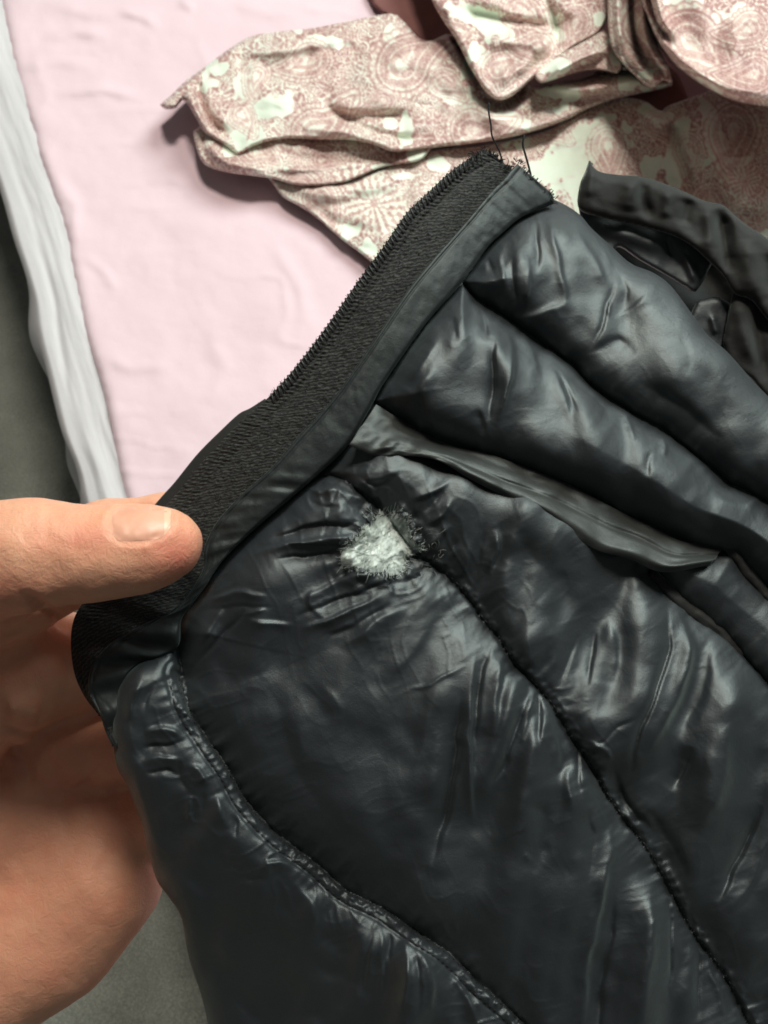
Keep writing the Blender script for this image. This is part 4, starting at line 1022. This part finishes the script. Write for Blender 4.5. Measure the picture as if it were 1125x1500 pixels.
def hand_mesh():
    pts = np.array([c[0] for c in CAPS] + [c[2] for c in CAPS]); rr = max([c[1] for c in CAPS])
    lo = pts.min(0) - 0.028; hi = pts.max(0) + 0.012; lo[0] -= 0.01; lo[1] -= 0.0
    lo[1] = max(lo[1], cam3(0, 1800, 0.3)[1])
    h = 0.00125
    ax = [np.arange(lo[i], hi[i], h, dtype=np.float32) for i in range(3)]
    X, Y, Z = np.meshgrid(*ax, indexing='ij')
    field = np.full(X.shape, 1.0, np.float32)
    for a, ra, b, rb, k in CAPS:
        # work only in a local box
        m0 = np.minimum(a, b) - max(ra, rb) - 0.02; m1 = np.maximum(a, b) + max(ra, rb) + 0.02
        i0 = [max(0, int((m0[i] - lo[i]) / h)) for i in range(3)]; i1 = [min(X.shape[i], int((m1[i] - lo[i]) / h) + 1) for i in range(3)]
        sl = tuple(slice(p, q) for p, q in zip(i0, i1))
        x, y, z = X[sl], Y[sl], Z[sl]
        d = b - a; L2 = float(d @ d) + 1e-12
        t = np.clip(((x - a[0]) * d[0] + (y - a[1]) * d[1] + (z - a[2]) * d[2]) / L2, 0, 1)
        s = np.sqrt((x - a[0] - t * d[0])**2 + (y - a[1] - t * d[1])**2 + (z - a[2] - t * d[2])**2) - (ra + (rb - ra) * t)
        f = field[sl]
        hh = np.clip(0.5 + 0.5 * (f - s) / k, 0, 1)
        field[sl] = f * (1 - hh) + s * hh - k * hh * (1 - hh)
    # surface nets
    S = field < 0
    nx, ny, nz = S.shape
    c = [S[i:nx - 1 + i, j:ny - 1 + j, k_:nz - 1 + k_] for i in (0, 1) for j in (0, 1) for k_ in (0, 1)]
    cnt = sum(q.astype(np.int8) for q in c); cell = (cnt > 0) & (cnt < 8)
    ci = np.argwhere(cell); vid = -np.ones(cell.shape, np.int64); vid[cell] = np.arange(len(ci))
    acc = np.zeros((len(ci), 3)); num = np.zeros(len(ci))
    offs = [(i, j, k_) for i in (0, 1) for j in (0, 1) for k_ in (0, 1)]
    for A_ in range(8):
        for B_ in range(A_ + 1, 8):
            oa, ob = np.array(offs[A_]), np.array(offs[B_])
            if np.abs(oa - ob).sum() != 1: continue
            fa = field[ci[:, 0] + oa[0], ci[:, 1] + oa[1], ci[:, 2] + oa[2]]; fb = field[ci[:, 0] + ob[0], ci[:, 1] + ob[1], ci[:, 2] + ob[2]]
            m = (fa < 0) != (fb < 0)
            t = np.where(m, fa / (fa - fb + 1e-12), 0)
            p = ci + oa + (ob - oa) * t[:, None]
            acc[m] += p[m]; num[m] += 1
    vc = acc / num[:, None] * h + lo
    faces = []
    for axn in range(3):
        sl0 = [slice(1, -1)] * 3; sl0[axn] = slice(0, -1); sl1 = list(sl0); sl1[axn] = slice(1, None)
        a = S[tuple(sl0)]; b_ = S[tuple(sl1)]
        e = np.argwhere(a != b_); e_off = np.array([1, 1, 1]); e_off[axn] = 0; e = e + e_off
        u_, w_ = [(1, 2), (2, 0), (0, 1)][axn]
        du = np.zeros(3, int); du[u_] = 1; dw = np.zeros(3, int); dw[w_] = 1
        q = []
        for o in (du * 0, -du, -du - dw, -dw):
            g = e + o; q.append(vid[g[:, 0], g[:, 1], g[:, 2]])
        q = np.stack(q, 1)
        sgn = S[e[:, 0], e[:, 1], e[:, 2]]
        q = np.where(sgn[:, None], q, q[:, ::-1])
        faces.append(q[(q >= 0).all(1)])
    f = np.vstack(faces)
    return vc, f
vc, hf = hand_mesh()
lb = np.arange(len(vc))
while True:
    mn = lb[hf].min(1); new = lb.copy()
    for k in range(4): np.minimum.at(new, hf[:, k], mn)
    new = new[new]
    if (new == lb).all(): break
    lb = new
big = np.bincount(lb).argmax(); hf = hf[lb[hf[:, 0]] == big]; vc, hf = compact(vc, hf)
# laplacian smoothing
def lap(vc, f, it):
    e = np.vstack([f[:, [0, 1]], f[:, [1, 2]], f[:, [2, 3]], f[:, [3, 0]]])
    for _ in range(it):
        acc = np.zeros_like(vc); n = np.zeros(len(vc))
        for a, b in ((0, 1), (1, 0)):
            for k in range(3): acc[:, k] += np.bincount(e[:, a], vc[e[:, b], k], len(vc))
            n += np.bincount(e[:, a], minlength=len(vc))
        vc = vc * 0.5 + 0.5 * acc / n[:, None]
    return vc
vc = lap(vc, hf, 5)
def vnormals(vc, f):
    a = vc[f[:, 0]]; n = np.cross(vc[f[:, 2]] - a, vc[f[:, 3]] - vc[f[:, 1]])
    out = np.zeros_like(vc)
    for k in range(4):
        for c in range(3): out[:, c] += np.bincount(f[:, k], n[:, c], len(vc))
    return out / (np.linalg.norm(out, axis=1)[:, None] + 1e-12)
nn = vnormals(vc, hf)
if (nn * (vc - vc.mean(0))).sum() < 0: hf = hf[:, ::-1]; nn = -nn
pu = vc[:, 0] / vc[:, 2] * F + CX; pv = -vc[:, 1] / vc[:, 2] * F + CY
front = smooth(0.25, -0.15, nn[:, 2])
disp = 0.00022 * fbm(pu / 16, pv / 22, 3, 300) + 0.0004 * fbm(pu / 60, pv / 60, 2, 305); red = np.zeros(len(vc))
def hcr(pts, w, a):
    d, s, _, _, _, L = dist_poly(pu, pv, spline(pts, step=8) if len(pts) > 2 else pts)
    return a * np.exp(-(d / w)**2) * np.clip(np.minimum(s + 3, L - s + 3) / (0.25 * L), 0, 1) * front
near = (vc[:, 2] < 0.262)
for pts, w, a in [([(66, 752), (70, 775), (68, 795)], 4, -.18), ([(84, 752), (88, 772)], 4, -.15), ([(6, 750), (12, 780), (22, 800)], 4, -.2), ([(0, 1060), (50, 1075), (110, 1050)], 6, -.7), ([(30, 1180), (90, 1170), (150, 1130)], 5, -.5), ([(60, 930), (90, 960), (105, 1000)], 5, -.5), ([(28, 748), (34, 775), (44, 800)], 5, -.25), ([(40, 750), (48, 775), (52, 795)], 4, -.2), ([(16, 752), (22, 785)], 5, -.2), ([(35, 870), (62, 890), (84, 905), (104, 926)], 7, -1.6),
                  ([(0, 935), (25, 925), (50, 912), (80, 905)], 6, -0.9), ([(-30, 1010), (5, 985), (25, 975), (40, 950)], 10, -1.2), ([(0, 960), (40, 940)], 7, -.5),
                  ([(12, 1085), (35, 1120), (42, 1160)], 9, -.9), ([(8, 1040), (30, 1035), (60, 1040)], 20, 1.6), ([(120, 885), (108, 912)], 5, .4), ([(-10, 1120), (10, 1180), (6, 1260)], 16, .6), ([(158, 1120), (148, 1220), (110, 1340)], 14, .3),
                  ([(60, 1090), (90, 1160), (95, 1240)], 10, -.4), ([(90, 1040), (120, 1100), (140, 1180)], 12, -.3)]:
    disp += hcr(pts, w, a * 0.0014)
NAIL = spline([(166, 749), (161, 762), (162, 778), (170, 789), (184, 795), (204, 795), (226, 789), (244, 778), (252, 766), (250, 752), (240, 744), (200, 740), (166, 749)], step=3)
dn = dist_poly(pu, pv, NAIL)[0]; inn = inside(pu, pv, NAIL)
disp += np.where(near, -0.00045 * np.exp(-(dn / 3.2)**2) + 0.00035 * np.exp(-((dn - 7) / 5)**2) * (~inn) - 0.0002 * inn * smooth(0, 8, dn), 0) * front
red += 0.55 * np.exp(-((pu - 262) / 45)**2 - ((pv - 815) / 40)**2) + 0.35 * np.exp(-((pu - 120) / 80)**2 - ((pv - 790) / 25)**2) + 0.3 * np.exp(-((pv - 880) / 40)**2) * smooth(200, 0, pu)
red += 0.12 * smooth(1000, 1200, pv)
vc = vc + nn * disp[:, None]
wco = CAM + vc[:, :1] * RIGHT + vc[:, 1:2] * UP + vc[:, 2:3] * FWD
ho = mesh_np('hand', wco, hf, M_SKIN, hand, col=red)
md = ho.modifiers.new('sub', 'SUBSURF'); md.levels = 1; md.render_levels = 1
# nail
bvh = BVHTree.FromPolygons([tuple(p) for p in wco], [tuple(int(i) for i in q) for q in hf])
def nail():
    n = 26; m = 18
    us = np.linspace(0, 1, n); ts = np.linspace(0, 1, m)
    co = []
    for t in ts:
        for s in us:
            # superellipse-like outline: cuticle at left, free edge at right
            u = 163 + 88 * s
            lo_ = 795 - 8 * (s * 1.0)**3 - 16 * max(0, (0.16 - s) / 0.16)**2 - 16 * max(0, (s - 0.75) / 0.25)**2
            hi_ = 741 + 8 * max(0, (0.16 - s) / 0.16)**2 + 4 * max(0, (s - 0.8) / .2)**2
            v = lo_ + (hi_ - lo_) * t
            d = Vector(P([u], [v], [1.0])[0] - CAM).normalized()
            hit, nrm, _, _ = bvh.ray_cast(Vector(CAM), d)
            if hit is None:
                # beyond the silhouette: nearest point of the thumb
                hit, nrm, _, _ = bvh.find_nearest(Vector(P([u], [v], [TIPD])[0]))
            nrm = nrm if nrm.dot(d) < 0.3 else -nrm
            rim = min(s, 1 - s, t, 1 - t)
            lift = 0.00002 + 0.0003 * min(1, rim / 0.2) + 0.00015 * smooth(0.8, 1.0, s)
            co.append(hit + nrm * float(lift))
    co = np.array([tuple(c) for c in co])
    idx = np.arange(n * m).reshape(m, n)
    f = np.stack([idx[:-1, :-1], idx[:-1, 1:], idx[1:, 1:], idx[1:, :-1]], -1).reshape(-1, 4)
    nr = np.cross(co[f[100][1]] - co[f[100][0]], co[f[100][2]] - co[f[100][0]])
    if nr @ FWD > 0: f = f[:, ::-1]
    o = mesh_np('thumbnail', co, f, M_NAIL, hand)
    o.data.materials.append(M_NAILW)
    fi = (np.arange(len(f)) % (n - 1))
    mi = (fi >= n - 4).astype(np.int32); o.data.polygons.foreach_set('material_index', mi)
    md = o.modifiers.new('thick', 'SOLIDIFY'); md.thickness = 0.0004; md.offset = -1
    md = o.modifiers.new('sub', 'SUBSURF'); md.levels = 1; md.render_levels = 1
nail()
